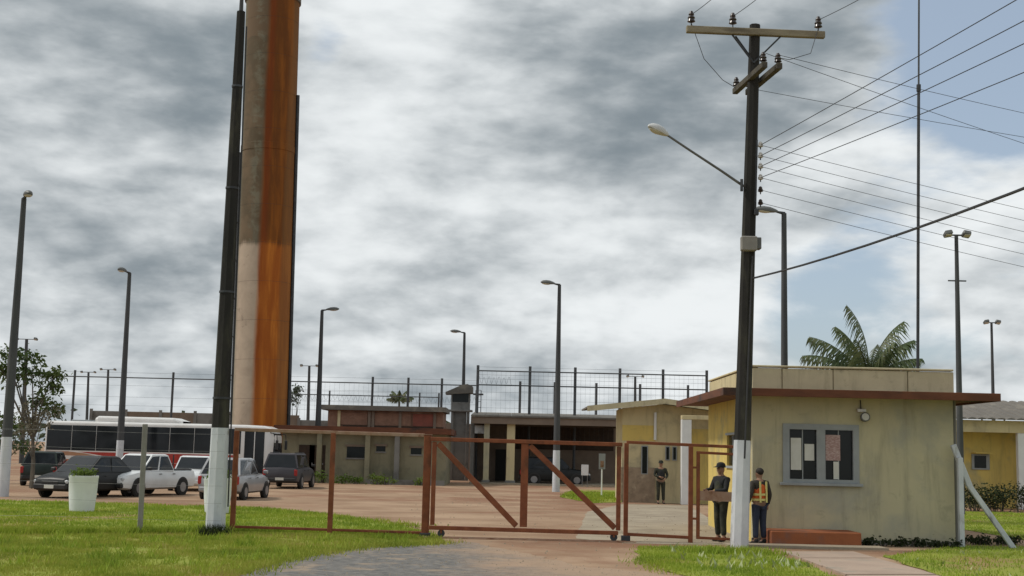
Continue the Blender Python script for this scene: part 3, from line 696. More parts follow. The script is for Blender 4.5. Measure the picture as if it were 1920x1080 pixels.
# radio mast on the guardhouse roof
mp_ = W(1719.5, 690, 36); mt_ = W(1722.5, 160, 36); ms = thing('radio_mast', 'very tall thin radio mast standing on the guardhouse roof', 'mast', mp_)
mp_.z = 3.6; ms.location = mp_
MB().tube([(0, 0, 0), mt_ - mp_], .045, 8).build('lower_tube', 'dark_steel', ms); q = mt_ - mp_
MB().tube([q - q.normalized() * .1, q + q.normalized() * 4.5], .028, 8).build('upper_tube', 'fence_steel', ms)
MB().tube([q - q.normalized() * .18, q + q.normalized() * .02], .065, 8).build('coupling', 'dark_steel', ms)
MB().box((0, 0, .03), (.35, .35, .06), .01).build('base_plate', 'dark_steel', ms)

# ------------------------------------------------------------------ water tower
TY = 80.0
tb = W(489, 860, TY); tb.z = 0; tb.x = W(488, 800, TY).x; tt = W(512, 6, TY)
tw = thing('water_tower', 'tall round rusty steel water tower behind the bus', 'tower', tb)
lean = Vector((0, 0, 1)).rotation_difference((tt - tb)); Htop = (tt - tb).length
tw.rotation_mode = 'QUATERNION'; tw.rotation_quaternion = lean
z = 0.0; RT = 1.70
MB().lathe([(RT - .012, 0), (RT - .012, Htop)], 48, caps=False).build('liner', 'dark_steel', tw)
sh = bpy.data.meshes
while z < Htop - .05:
    z1 = min(z + 2.42, Htop)
    mb = MB(); mb.lathe([(RT, z), (RT, z1 - .012)], 64, caps=False)
    mb.build('shell_ring', 'tower_shell', tw); z = z1
mb = MB(); mb.lathe([(RT - .01, Htop), (RT + .10, Htop + .03), (RT + .10, Htop + .35), (RT + .02, Htop + .4), (RT + .02, Htop + 1.5), (.02, Htop + 1.8)], 48); mb.build('collar', 'roof_grey', tw)
hR = (W(562, 180, TY) - tb).z
MB().tube([(RT + .10, -.05, 0), (RT + .10, -.05, hR)], .11, 10).build('overflow_pipe', 'dark_steel', tw)
hL = (W(450, 285, TY) - tb).z
MB().tube([(-RT - .07, .0, 0), (-RT - .07, .0, hL)], .085, 10).build('supply_pipe', 'fence_steel', tw)
for k in range(9):
    zz_ = 1.5 + k * 2.42
    for sg, hh in ((1, hR), (-1, hL)):
        if zz_ < hh: MB().box((sg * (RT + .06), -.05, zz_), (.26, .16, .06), .01).build('pipe_bracket', 'dark_steel', tw)
zl = (W(480, 282, TY) - tb).z
MB().lathe([(RT + .004, zl - .22), (RT + .03, zl - .2), (RT + .03, zl + .2), (RT + .004, zl + .22)], 48, caps=False).build('repair_band', 'tower_shell', tw)

# ------------------------------------------------------------------ guardhouse
HY = 30.8; HB = 37.6
hx0, hx1 = W(1411, 880, HY).x, W(1789, 880, HY).x
gh = thing('guardhouse', 'cream guardhouse with flat red eaves, parapet and twin window', 'building', ((hx0 + hx1) / 2, HY, 0))
O = Vector(gh.location)
def gspan(name, a, b, material, parent=gh, c_=0.0):
    return MB().span(Vector(a) - O, Vector(b) - O, c_).build(name, material, parent)
EZ = 3.46
wx0, wx1 = W(1470, 850, HY).x, W(1608, 850, HY).x; wz0, wz1 = W(1540, 904, HY).z, W(1540, 798, HY).z
mb = MB()
T = .18
mb.span(Vector((hx0, HY, 0)) - O, Vector((wx0, HY + T, EZ)) - O); mb.span(Vector((wx1, HY, 0)) - O, Vector((hx1, HY + T, EZ)) - O)
mb.span(Vector((wx0, HY, 0)) - O, Vector((wx1, HY + T, wz0)) - O); mb.span(Vector((wx0, HY, wz1)) - O, Vector((wx1, HY + T, EZ)) - O)
mb.build('front_wall', 'cream_wall', gh)
sy0, sy1, sz0, sz1 = 33.0, 34.4, 1.75, 2.55      # opening in the left wall
mb = MB()
for a_, b_ in (((hx0, HY + T, 0), (hx0 + T, sy0, EZ)), ((hx0, sy1, 0), (hx0 + T, HB, EZ)), ((hx0, sy0, 0), (hx0 + T, sy1, sz0)), ((hx0, sy0, sz1), (hx0 + T, sy1, EZ))):
    mb.span(Vector(a_) - O, Vector(b_) - O)
mb.build('left_wall', 'yellow_wall', gh)
gspan('right_wall', (hx1 - T, HY + T, 0), (hx1, HB, EZ), 'cream_wall'); gspan('back_wall', (hx0 + T, HB - T, 0), (hx1 - T, HB, EZ), 'cream_wall')
gspan('dark_room_sheet', (hx0 + .4, HY + 1.6, 0), (hx1 - .4, HY + 1.7, EZ - .1), 'room_dark')  # dark sheet stands in for the unlit room behind the panes
OV = .8
ev = gspan('eave_slab', (hx0 - OV, HY - OV, EZ), (hx1 + OV, HB + OV, EZ + .10), 'eave_red', c_=.01)
gspan('fascia', (hx0 - OV - .04, HY - OV - .04, EZ - .05), (hx1 + OV + .04, HY - OV - .003, EZ + .135), 'eave_red', ev, .006)
gspan('fascia', (hx0 - OV - .04, HY - OV, EZ - .05), (hx0 - OV - .003, HB + OV, EZ + .135), 'eave_red', ev, .006)
gspan('fascia', (hx1 + OV + .003, HY - OV, EZ - .05), (hx1 + OV + .04, HB + OV, EZ + .135), 'eave_red', ev, .006)
pt_ = 4.13
for (ua, ub) in ((1411, 1466), (1467.5, 1562), (1563.5, 1702), (1703.5, 1789)):
    x0_, x1_ = W(ua, 715, HY).x, W(ub, 715, HY).x
    gspan('parapet_panel', (x0_, HY + .02 + rng.uniform(-.006, .006), EZ + .10), (x1_, HY + .17, pt_ + rng.uniform(-.012, .012)), 'parapet_wall', c_=.012)
for k in range(3):
    ya, yb = HY + .19 + k * 2.16, HY + .19 + k * 2.16 + 2.14
    gspan('parapet_panel', (hx0, ya, EZ + .10), (hx0 + .15, yb, pt_), 'pale_wall', c_=.012)  # left side given a paler colour for the stronger light on it
    gspan('parapet_panel', (hx1 - .15, ya, EZ + .10), (hx1, yb, pt_), 'parapet_wall', c_=.012)
gspan('parapet_panel', (hx0 + .16, HB - .3, EZ + .10), (hx1 - .16, HB - .15, pt_), 'parapet_wall', c_=.012)
cap_z = pt_ + .015
gspan('coping', (hx0 - .03, HY - .02, cap_z), (hx1 + .03, HY + .2, cap_z + .05), 'parapet_wall', c_=.012)
gspan('coping', (hx0 - .03, HY + .203, cap_z), (hx0 + .19, HB - .1, cap_z + .05), 'pale_wall', c_=.012)  # paler like the left panels, their brighter light put into the colour
# twin window
wn = thing('w', None, None); bpy.data.objects.remove(wn)
def win_frame():
    mb = MB(); y0, y1 = HY - .035, HY + .10; fw = .10
    pl = [W(u, 850, HY).x for u in (1480, 1531, 1547, 1599)]; z0, z1 = W(1540, 899, HY).z, W(1540, 806, HY).z
    for a_, b_ in (((wx0 - .03, y0, wz0 - .02), (pl[0], y1, wz1 + .03)), ((pl[1], y0, wz0 - .02), (pl[2], y1, wz1 + .03)), ((pl[3], y0, wz0 - .02), (wx1 + .03, y1, wz1 + .03)),
                   ((pl[0], y0, z1), (pl[1], y1, wz1 + .03)), ((pl[2], y0, z1), (pl[3], y1, wz1 + .03)), ((pl[0], y0, wz0 - .02), (pl[1], y1, z0)), ((pl[2], y0, wz0 - .02), (pl[3], y1, z0))):
        mb.span(Vector(a_) - O, Vector(b_) - O)
    f_ = mb.build('window', 'window_grey', gh)
    for i in (0, 2):
        xa, xb = pl[i], pl[i + 1]
        gspan('pane', (xa - .005, HY + .055, z0 - .005), (xb + .005, HY + .063, z1 + .005), 'glass_dark', f_)
        xm_ = (xa + xb) / 2
        gspan('sash_bar', (xm_ - .012, HY + .035, z0), (xm_ + .012, HY + .054, z1), 'window_grey', f_)
        gspan('sash_bar', (xa, HY + .03, z0), (xa + .03, HY + .053, z1), 'dark_steel', f_)
    gspan('sill', (wx0 - .10, HY - .11, wz0 - .09), (wx1 + .10, HY + .02, wz0 - .022), 'window_grey', f_, .008)
    for (ua, va, ub, vb, mt2) in ((1483, 822, 1503, 882, 'paper'), (1509, 833, 1527, 864, 'paper'), (1548.5, 815, 1576, 863, 'paper_print'), (1563, 865, 1573, 898, 'paper')):
        gspan('notice', (W(ua, 850, HY).x, HY + .024, W(1540, vb, HY).z), (W(ub, 850, HY).x, HY + .028, W(1540, va, HY).z), mt2, f_)
win_frame()
sw = gspan('window', (hx0 - .04, sy0 - .06, sz0 - .06), (hx0 - .004, sy1 + .06, sz0), 'window_grey')
gspan('window_head', (hx0 - .04, sy0 - .06, sz1), (hx0 - .004, sy1 + .06, sz1 + .06), 'window_grey', sw)
gspan('pane', (hx0 + .06, sy0 - .005, sz0 - .005), (hx0 + .068, sy1 + .005, sz1 + .005), 'glass_dark', sw)
gspan('mullion', (hx0 + .03, 33.68, sz0), (hx0 + .058, 33.72, sz1), 'window_grey', sw)
# red step and grey footing
sx0, sx1 = W(1443, 1000, HY - 1).x, W(1612, 1000, HY - 1).x
gspan('red_step', (sx0, HY - 1.15, -.05), (sx1, HY - .003, .33), 'step_red', c_=.02)
gspan('footing', (hx0 - .03, HY - .05, -.1), (hx1 + .03, HY - .003, .10), 'grey_wall')
gspan('apron', (hx0 - .9, HY - 1.9, -.05), (sx1 + .4, HY - 1.153, .05), 'paving')
# wall lamp
c = W(1614, 775, HY)
wl = MB().span(Vector((c.x - .10, HY - .12, c.z + .03)) - O, Vector((c.x + .10, HY + .0, c.z + .10)) - O, .01).build('wall_lamp', 'white_paint', gh)
MB().lathe([(.045, 0), (.105, .02), (.115, .12), (.10, .135)], 18).build('lamp_bowl', 'lamp_shell_dark', wl)
wl.children[-1].location = c - O + Vector((.05, -.10, -.11)); wl.children[-1].rotation_euler = (R(80), 0, 0)
MB().lathe([(.09, .13), (.085, .137), (.004, .14)], 18).build('lens', 'lamp_lens', wl)
wl.children[-1].location = c - O + Vector((.05, -.10, -.11)); wl.children[-1].rotation_euler = (R(80), 0, 0)
MB().tube([c - O + Vector((0, -.02, .1)), c - O + Vector((-.01, -.01, .32))], .012, 6).build('cable', 'wire', wl)
# drain pipe on the right corner
MB().tube([Vector((hx1 + .06, HY + .1, 0)) - O, Vector((hx1 + .06, HY + .1, EZ)) - O], .045, 8).build('downpipe', 'grey_wall', gh)

# whitewashed corner post with bent strut
cb = W(1803, 1012, HY - .35); cb.z = 0
cp = thing('corner_post', 'whitewashed concrete corner post with a bent diagonal strut beside the guardhouse', 'post', cb)
MB().bar((0, 0, -.1), Vector((0, 0, W(1803, 858, cb.y).z)), .12, .12, .012).build('upright', 'whitewash', cp)
q = [W(1787, 834, cb.y + .14) - cb, W(1818, 912, cb.y + .14) - cb, W(1903, 1022, cb.y + .14) - cb]
q[2].z = -.05
MB().bar(q[0], q[1], .13, .11, .012, (0, 1, 0)).build('strut_head', 'whitewash', cp)
MB().bar(q[1] - (q[2] - q[1]).normalized() * .04, q[2], .12, .10, .012, (0, 1, 0)).build('strut', 'whitewash', cp)

# ------------------------------------------------------------------ buildings behind
def bspan(root, name, a, b, material, parent=None, c_=0.0):
    return MB().span(Vector(a) - Vector(root.location), Vector(b) - Vector(root.location), c_).build(name, material, parent or root)
# tiled wing left of the guardhouse
AY = 54.0
wi = thing('gabled_wing', 'low pale yellow wing with shallow gable roof behind the pedestrian gate', 'building', (W(1240, 900, AY).x, AY, 0))
ax0, ax1, axr = W(1166, 880, AY).x, W(1166, 880, AY).x + 7.6, W(1242, 760, AY).x
def hz(x, s=.115): return 4.22 - abs(x - axr) * s
poly = [(ax0, 0), (ax1, 0), (ax1, hz(ax1) - .12), (axr, hz(axr) - .12), (ax0, hz(ax0) - .12)]
MB().prism([(x - wi.location.x, z) for x, z in poly], 0, 3.2).build('wall', 'pale_wall', wi)
for s, xe in ((-1, W(1101, 780, AY - .9).x), (1, ax1 + .8)):
    a_ = Vector((axr, AY - .9, hz(axr))) - wi.location; b_ = Vector((xe, AY - .9, hz(xe))) - wi.location
    for k in range(2):       # strips of roofing sheets
        y0, y1 = k * 2.1, k * 2.1 + 2.08
        MB().loft([[(a_.x, a_.y + y0, a_.z), (b_.x, b_.y + y0, b_.z), (b_.x, b_.y + y0, b_.z + .07), (a_.x, a_.y + y0, a_.z + .07)], [(a_.x, a_.y + y1, a_.z), (b_.x, b_.y + y1, b_.z), (b_.x, b_.y + y1, b_.z + .07), (a_.x, a_.y + y1, a_.z + .07)]]).build('roof_sheet', 'roof_grey' if s < 0 else 'roof_tile', wi)
    MB().loft([[(a_.x, a_.y - .05, a_.z - .14), (b_.x, b_.y - .05, b_.z - .14), (b_.x, b_.y - .05, b_.z + .085), (a_.x, a_.y - .05, a_.z + .085)], [(a_.x, a_.y - .004, a_.z - .14), (b_.x, b_.y - .004, b_.z - .14), (b_.x, b_.y - .004, b_.z + .085), (a_.x, a_.y - .004, a_.z + .085)]]).build('barge_board', 'parapet_wall', wi)
bspan(wi, 'stone_base', (ax0 - .03, AY - .05, 0), (W(1228, 900, AY).x, AY - .003, 1.45), 'stone_base')
bspan(wi, 'yellow_band', (ax0, AY - .012, 2.55), (W(1228, 900, AY).x, AY - .003, 3.2), 'yellow_wall')
for (ua, ub, va, vb) in ((1204, 1213, 838, 888), (1249, 1254, 838, 861), (1262, 1267, 838, 861)):
    w_ = bspan(wi, 'window', (W(ua, 850, AY).x - .04, AY - .05, W(1230, vb, AY).z - .04), (W(ub, 850, AY).x + .04, AY - .054, W(1230, va, AY).z + .04), 'window_grey')
    bspan(wi, 'pane', (W(ua, 850, AY).x, AY - .066, W(1230, vb, AY).z), (W(ub, 850, AY).x, AY - .058, W(1230, va, AY).z), 'glass_dark', w_)
    bspan(wi, 'window_reveal', (W(ua, 850, AY).x, AY - .05, W(1230, vb, AY).z), (W(ub, 850, AY).x, AY - .002, W(1230, va, AY).z), 'room_dark', w_)
px = W(1286, 870, AY - 1.2).x
bspan(wi, 'pillar', (px - .2, AY - 1.4, 0), (px + .2, AY - 1.0, 3.45), 'white_paint', c_=.015)
bspan(wi, 'pillar_beam', (px - .2, AY - 1.42, 3.452), (px + 4.2, AY - .95, 3.62), 'pale_wall', c_=.01)
bspan(wi, 'yellow_panel', (px + .35, AY - .02, 0), (ax1 - .2, AY - .003, 3.1), 'yellow_wall')
dpx = W(1229, 780, AY - .15).x
MB().tube([Vector((dpx, AY - .1, 2.6)) - wi.location, Vector((dpx, AY - .1, 3.75)) - wi.location], .06, 8).build('downpipe', 'white_paint', wi)

# columned portico in the middle
QY = 79.0
po = thing('entrance_portico', 'long dark open portico with pale columns behind the sliding gate', 'building', (W(1020, 900, QY).x, QY, 0))
def qx(u, Y=QY): return W(u, 860, Y).x
def qz(v, u=1000, Y=QY): return W(u, v, Y).z
r0_, r1_ = qx(882), qx(1185)
n_ = 12
for k in range(n_):
    xa = r0_ + (r1_ - r0_) * k / n_; xb = r0_ + (r1_ - r0_) * (k + 1) / n_ - .015
    a_ = Vector(po.location)
    MB().loft([[(xa - a_.x, -1.2, qz(783) - .05), (xb - a_.x, -1.2, qz(783) - .05), (xb - a_.x, -1.2, qz(783) + .05), (xa - a_.x, -1.2, qz(783) + .05)], [(xa - a_.x, 6, 4.42), (xb - a_.x, 6, 4.42), (xb - a_.x, 6, 4.52), (xa - a_.x, 6, 4.52)]]).build('roof_sheet', 'roof_grey', po)
bspan(po, 'fascia', (r0_, QY - 1.1, qz(797)), (r1_, QY - 1.0, qz(783) - .06), 'wall_brown')
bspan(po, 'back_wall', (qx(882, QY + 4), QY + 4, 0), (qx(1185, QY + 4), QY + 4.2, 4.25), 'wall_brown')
bspan(po, 'dim_interior_panel', (qx(966, QY + 3.9), QY + 3.92, qz(842)), (qx(1150, QY + 3.9), QY + 3.997, 4.2), 'dark_wood')  # dark sheet paints the dim upper interior under the roof
bspan(po, 'side_wall', (r0_, QY, 0), (r0_ + .2, QY + 3.99, 3.95), 'grey_wall')
for (u, w_, mt2) in ((957, .50, 'pale_wall'), (912, .34, 'cream_wall'), (1160, .4, 'pale_wall')):
    x_ = qx(u); bspan(po, 'column', (x_ - w_ / 2, QY - .8, 0), (x_ + w_ / 2, QY - .8 + w_, qz(797) + .2), mt2, c_=.02)
    bspan(po, 'column_base', (x_ - w_ / 2 - .06, QY - .86, 0), (x_ + w_ / 2 + .06, QY - .74 + w_, .25), 'grey_wall', c_=.02)
bspan(po, 'wall_plate', (qx(889), QY - .3, qz(815)), (qx(912), QY - .2, qz(789)), 'whitewash')
bspan(po, 'dark_patch', (qx(928), QY + 3.90, 0), (qx(948), QY + 3.995, 2.1), 'room_dark')  # flat dark sheet for an unclear dark shape, not a known opening
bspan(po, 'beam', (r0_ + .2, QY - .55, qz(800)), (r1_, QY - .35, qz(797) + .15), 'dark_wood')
bspan(po, 'floor_slab', (r0_, QY - 1.4, -.05), (r1_, QY + 4, .10), 'paving')
nb = thing('notice_board', 'small white notice board standing in the shade of the portico', 'sign', (qx(1097, 76), 76, 0))
MB().box((0, -.02, 1.0), (.42, .03, .62), .006).build('board', 'white_paint', nb)
for s in (-.15, .15): MB().tube([(s, .01, 0), (s, .01, 1.2)], .02, 6).build('leg', 'bare_steel', nb)
rs = G(1128, 931); rs_ = thing('road_sign', 'small white sign plate on a thin white post in the yard', 'sign', rs)
MB().tube([(0, 0, -.05), (0, 0, 1.95)], .035, 8).build('post', 'white_paint', rs_)
MB().box((0, -.045, 1.62), (.30, .02, .72), .005).build('plate', 'window_grey', rs_)
MB().box((0, -.059, 1.5), (.16, .006, .30), .002).build('plate_mark', 'gate_faded', rs_)

# brick and olive building behind the left fence panel
BY = 73.0
bb = thing('brick_building', 'low olive building with set back brick upper storey behind the fence panel', 'building', (W(690, 900, BY).x, BY, 0))
def bx(u, Y=BY): return W(u, 860, Y).x
def bz(v, u=690, Y=BY): return W(u, v, Y).z
bl, br = bx(528), bx(836)
bspan(bb, 'wall', (bl, BY, 0), (br, BY + 6, bz(812)), 'olive_wall')
bspan(bb, 'eave', (bl - .4, BY - .7, bz(812) + .003), (br + .3, BY + 6.2, bz(801)), 'eave_red')
U = BY + 2.2
ul, ur = bx(612, U), bx(828, U)
bspan(bb, 'upper_wall', (ul, U, bz(801) + .003), (ur, U + 4, bz(770, 690, U)), 'brick_wall')
bspan(bb, 'upper_roof', (ul - .35, U - .5, bz(770, 690, U) + .003), (ur + .2, U + 4.3, bz(761, 690, U)), 'roof_grey')
for (ua, ub, mt2) in ((634, 686, 'brick_wall'), (700, 746, 'brick_wall'), (750, 768, 'brick_wall'), (772, 810, 'brick_red')):
    bspan(bb, 'brick_panel', (bx(ua, U), U - .06, bz(797, 690, U)), (bx(ub, U), U - .003, bz(774, 690, U)), mt2)
for u in (633, 690, 697, 748, 813): bspan(bb, 'pilaster', (bx(u, U) - .08, U - .12, bz(801, 690, U)), (bx(u, U) + .08, U - .002, bz(771, 690, U)), 'pale_wall' if u < 640 else 'wall_brown')
bspan(bb, 'dark_strip', (bx(640, U), U - .04, bz(801) + .01), (bx(830, U), U - .005, bz(798, 690, U)), 'dark_wood')  # thin dark strip along the foot of the brick upper wall
for (ua, ub, va, vb) in ((650, 684, 838, 859), (705, 722, 836, 846), (770, 790, 838, 850)):
    w_ = bspan(bb, 'window', (bx(ua) - .06, BY - .06, bz(vb) - .08), (bx(ub) + .06, BY - .003, bz(vb)), 'grey_wall')
    bspan(bb, 'pane', (bx(ua), BY - .03, bz(vb) + .002), (bx(ub), BY - .004, bz(va)), 'glass_dark', w_)
    bspan(bb, 'lintel', (bx(ua) - .1, BY - .12, bz(va) + .002), (bx(ub) + .1, BY - .003, bz(va) + .12), 'wall_brown', w_)
for u in (745, 690, 600): bspan(bb, 'pillar', (bx(u) - .14, BY - .5, 0), (bx(u) + .14, BY - .2, bz(812)), 'olive_wall' if u < 700 else 'grey_wall', c_=.01)
bspan(bb, 'low_wall', (bx(690), BY - .9, 0), (br, BY - .75, .28), 'grey_wall')
for u in (560, 580): 
    w_ = bspan(bb, 'door', (bx(u), BY - .05, 0), (bx(u) + .9, BY - .003, 2.1), 'dark_wood'); bspan(bb, 'handle', (bx(u) + .75, BY - .09, 1.0), (bx(u) + .8, BY - .053, 1.1), 'bare_steel', w_)

# perimeter wall far behind
pw = thing('perimeter_wall', 'long brown concrete perimeter wall behind the bus and the buildings', 'wall', (W(400, 800, 98).x, 98, 0))
xs = np.linspace(W(170, 800, 98).x, W(1340, 800, 98).x, 19)
for i in range(18):
    hgt = 4.35 if xs[i] < W(500, 800, 98).x else 4.0
    mb = MB(); mb.span((xs[i] - pw.location.x, 0, 0), (xs[i + 1] - .03 - pw.location.x, .2, hgt), .01); mb.build('wall_panel', 'wall_brown' if i % 3 else 'grey_wall', pw)
    mb = MB(); mb.span((xs[i] - .12 - pw.location.x, -.1, 0), (xs[i] + .1 - pw.location.x, -.003, hgt + .15)); mb.build('post', 'grey_wall', pw)

# watchtower
vy = 86.0
vt = thing('watchtower', 'small grey watchtower with tilted roof left of the tall fence', 'tower', (W(861, 860, vy).x, vy, 0))
zf, zc = W(861, 772, vy).z, W(861, 737, vy).z
for sx in (-1, 1):
    for sy_ in (-1, 1): MB().bar((sx * .52, sy_ * .5, 0), (sx * .52, sy_ * .5, zf), .16, .16).build('leg', 'grey_wall', vt)
MB().box((0, 0, zf / 2), (.8, .75, zf)).build('shaft', 'grey_wall', vt)
MB().box((0, 0, zf + .06), (1.6, 1.5, .12), .01).build('platform', 'grey_wall', vt)
MB().span((-.62, -.55, zf + .12), (.62, .55, zf + .62), .01).build('booth_wall', 'grey_wall', vt)
MB().span((-.58, -.51, zf + .621), (.58, .51, zc), 0).build('booth_glass', 'glass_dark', vt)
for sx in (-1, 1):
    for sy_ in (-1, 1): MB().bar((sx * .58, sy_ * .51, zf + .62), (sx * .58, sy_ * .51, zc), .09, .09).build('corner_post', 'grey_wall', vt)
MB().prism([(-1.0, zc - .12), (.8, zc - .02), (.8, zc + .42), (.45, zc + .58), (.05, zc + .5), (-1.0, zc + .02)], -.85, .85).build('roof', 'roof_grey', vt)
MB().span((.82, -.5, zc - .1), (1.5, .3, zc - .02)).build('landing', 'fence_steel', vt)
ld = MB().bar((1.0, -.2, 0), (1.0, -.2, zc + .2), .05, .05).build('ladder', 'fence_steel', vt)
MB().bar((1.35, -.2, 0), (1.35, -.2, zc + .2), .05, .05).build('rail', 'fence_steel', ld)
for k in range(16): MB().bar((1.0, -.2, .3 + k * .38), (1.35, -.2, .3 + k * .38), .03, .03, 0, (0, 1, 0)).build('rung', 'fence_steel', ld)

# high perimeter fences
def tall_fence(label, posts, Y, h_of, rails, wires, r=.07, ends=None):
    t = thing('security_fence', label, 'fence', (W(posts[0], 800, Y).x, Y, 0)); O_ = Vector(t.location)
    X = [W(u, 740, Y).x for u in posts]
    for x, u in zip(X, posts): MB().tube([Vector((x, Y, 0)) - O_, Vector((x, Y, h_of)) - O_], r, 8).build('post', 'fence_steel', t)
    x0, x1 = (X[0], X[-1]) if ends is None else (W(ends[0], 740, Y).x, W(ends[1], 740, Y).x)
    for z in rails: MB().tube([Vector((x0, Y - r, z)) - O_, Vector((x1, Y - r, z)) - O_], .045, 6).build('rail', 'fence_steel', t)
    for z in wires: MB().tube([Vector((x0, Y, z)) - O_, Vector((x1, Y, z)) - O_], .006, 4).build('wire', 'fence_steel', t)
    return t, X
hA = W(323, 698, 90).z
tA, XA = tall_fence('grey tube security fence with wide bays behind the bus and the tower', (-60, 138, 323, 508, 698, 765, 828), 90, hA, (hA - .45,), (hA - .1, hA - 1.0, hA - 1.8, hA - 2.4), .085, (-60, 895))
hB = W(730, 735, 104).z
tall_fence('lower grey fence behind the brick upper storey', (545, 618, 787, 823), 104, hB, (hB - .35,), (hB - .05, hB - .8, hB - 1.2), .07, (545, 825))
hC = W(993, 687, 82).z
t_, X = tall_fence('tallest grey security fence with two rails behind the portico', (895, 993, 1078, 1162, 1243, 1325), 82, hC, (hC - .35, hC - 1.25), (hC - .1, hC - .6, hC - .85, hC - 1.7, hC - 2.2, hC - 2.7), .09)
def vlines(t, x0, x1, Y, z0, z1, step, r=.0045):
    mb = MB(); x = x0; o = Vector(t.location)
    while x < x1: mb.tube([Vector((x, Y + .02, z0)) - o, Vector((x, Y + .02, z1)) - o], r, 3, False); x += step
    mb.build('wire_mesh', 'fence_steel', t)['kind'] = 'stuff'
def coil(t, x0, x1, Y, z, r=.22, pitch=.32):
    mb = MB(); o = Vector(t.location); n = int((x1 - x0) / pitch * 9)
    mb.tube([Vector((x0 + pitch * i / 9, Y + r * math.cos(i * 2 * math.pi / 9) , z + r * (math.sin(i * 2 * math.pi / 9) + .15 * math.sin(i * .37)))) - o for i in range(n)], .008, 3, False)
    mb.build('razor_wire', 'fence_steel', t)['kind'] = 'stuff'
vlines(t_, X[0], X[-1], 82, 2.5, hC - .35, .30)
coil(t_, X[0], W(960, 740, 82).x, 82, hC - .95)
vlines(tA, W(545, 740, 90).x, XA[-1] + 2, 90, 2.5, hA - .45, .34)
coil(tA, W(545, 740, 90).x, W(895, 740, 90).x, 90, hA - 1.5, .2)
hD = W(975, 715, 112).z
tall_fence('far line of single fence posts behind the tallest security fence', (975, 1040, 1118, 1200, 1290), 112, hD, (), (hD - .2, hD - .9), .11)
hE = W(1900, 772, 95).z
tall_fence('far grey fence beyond the yellow building on the guardhouse side', (1840, 1882, 1925, 1968), 95, hE, (hE - .2,), (hE - .6,), .07)

# yellow building right of the guardhouse
RY = 57.0
yb = thing('yellow_building', 'yellow building with white pillar and tiled roof behind the corner post', 'building', (W(1850, 900, RY).x, RY, 0))
def rx(u, Y=RY): return W(u, 860, Y).x
def rz(v, Y=RY): return W(1860, v, Y).z
yl, yr = rx(1700), rx(2100)
bspan(yb, 'wall', (yl, RY, 0), (yr, RY + 7, rz(805)), 'yellow_wall')
bspan(yb, 'wall_band', (yl, RY - 1.3, rz(812)), (yr, RY - 1.0, rz(790)), 'pale_wall')
for k in range(26):     # tile rows
    xa = yl - .4 + k * .42
    MB().loft([[(xa - yb.location.x + .21 + .2 * math.cos(q), -1.7, rz(789) + .08 * math.sin(q)) for q in np.linspace(0, math.pi, 5)] + [(xa - yb.location.x, -1.7, rz(789) - .06), (xa - yb.location.x + .42, -1.7, rz(789) - .06)][::-1][:0] or [(xa - yb.location.x + .21 + .2 * math.cos(q), -1.7, rz(789) + .08 * math.sin(q)) for q in np.linspace(0, math.pi, 5)],
               [(xa - yb.location.x + .21 + .2 * math.cos(q), 3.5, rz(789) + 1.0 + .08 * math.sin(q)) for q in np.linspace(0, math.pi, 5)]]).build('roof_tile', 'roof_grey', yb)
for u in (1900, 1990): bspan(yb, 'pillar', (rx(u) - .28, RY - 1.28, 0), (rx(u) + .28, RY - 1.02, rz(812)), 'white_paint', c_=.015)
w_ = bspan(yb, 'window', (rx(1824) - .06, RY - .06, rz(881)), (rx(1852) + .06, RY - .003, rz(852)), 'window_grey')
bspan(yb, 'pane', (rx(1826), RY - .068, rz(878)), (rx(1848), RY - .062, rz(855)), 'glass_dark', w_)
bspan(yb, 'awning', (rx(1822), RY - .5, rz(851)), (rx(1854), RY - .002, rz(849)), 'yellow_wall', w_)

# ------------------------------------------------------------------ vegetation
def leaf_cloud(centres, n, size, material, name, parent, droop=.3, aspect=.5):
    V, F = [], []
    for i in range(n):
        c, rr = centres[rng.randrange(len(centres))]
        p = Vector(c) + Vector((rng.gauss(0, 1), rng.gauss(0, 1), rng.gauss(0, .8))) * rr * .55
        d_ = Vector((rng.uniform(-1, 1), rng.uniform(-1, 1), rng.uniform(-1, .35))).normalized(); s = size * rng.uniform(.6, 1.35)
        sd_ = d_.cross(Vector((rng.uniform(-1, 1), rng.uniform(-1, 1), rng.uniform(-1, 1)))).normalized() * s * aspect * .5
        k = len(V); V += [p, p + d_ * s * .5 + sd_, p + d_ * s - Vector((0, 0, s * droop * .3)), p + d_ * s * .5 - sd_]; F.append((k, k + 1, k + 2, k + 3))
    me = bpy.data.meshes.new(name); me.from_pydata(V, [], F); me.update(); me.materials.append(MATS[material]); return link(name, me, parent)
def tree(label, base, tips, trunk_r, leaf, n, size, rr, group=None, name='tree', material='tree_leaves', fork=.45):
    t = thing(name, label, 'tree', base, 0, group); mb = MB(); top = sum((Vector(q) for q in tips), Vector()) / len(tips)
    fk = Vector((top.x * .3, top.y * .3, top.z * fork))
    mb.tube([(0, 0, -.1), fk * .5 + Vector((.05, 0, 0)), fk], [trunk_r, trunk_r * .8, trunk_r * .62], 8)
    cs = []
    for q in tips:
        q = Vector(q); mid = fk.lerp(q, .5) + Vector((rng.uniform(-.2, .2), rng.uniform(-.2, .2), .15))
        mb.tube([fk - Vector((0, 0, .1)), mid, q], [trunk_r * .5, trunk_r * .3, trunk_r * .1], 6); cs.append((q, rr)); cs.append((mid.lerp(q, .6), rr * .7))
        for k in range(4):
            e_ = q + Vector((rng.uniform(-1, 1), rng.uniform(-1, 1), rng.uniform(-.5, .7))) * rr
            mb.tube([mid.lerp(q, .5 + .12 * k), e_], [trunk_r * .16, trunk_r * .05], 4); cs.append((e_, rr * .6))
    mb.build('trunk', 'bark', t); leaf_cloud(cs, n, size, material, 'crown', t); return t
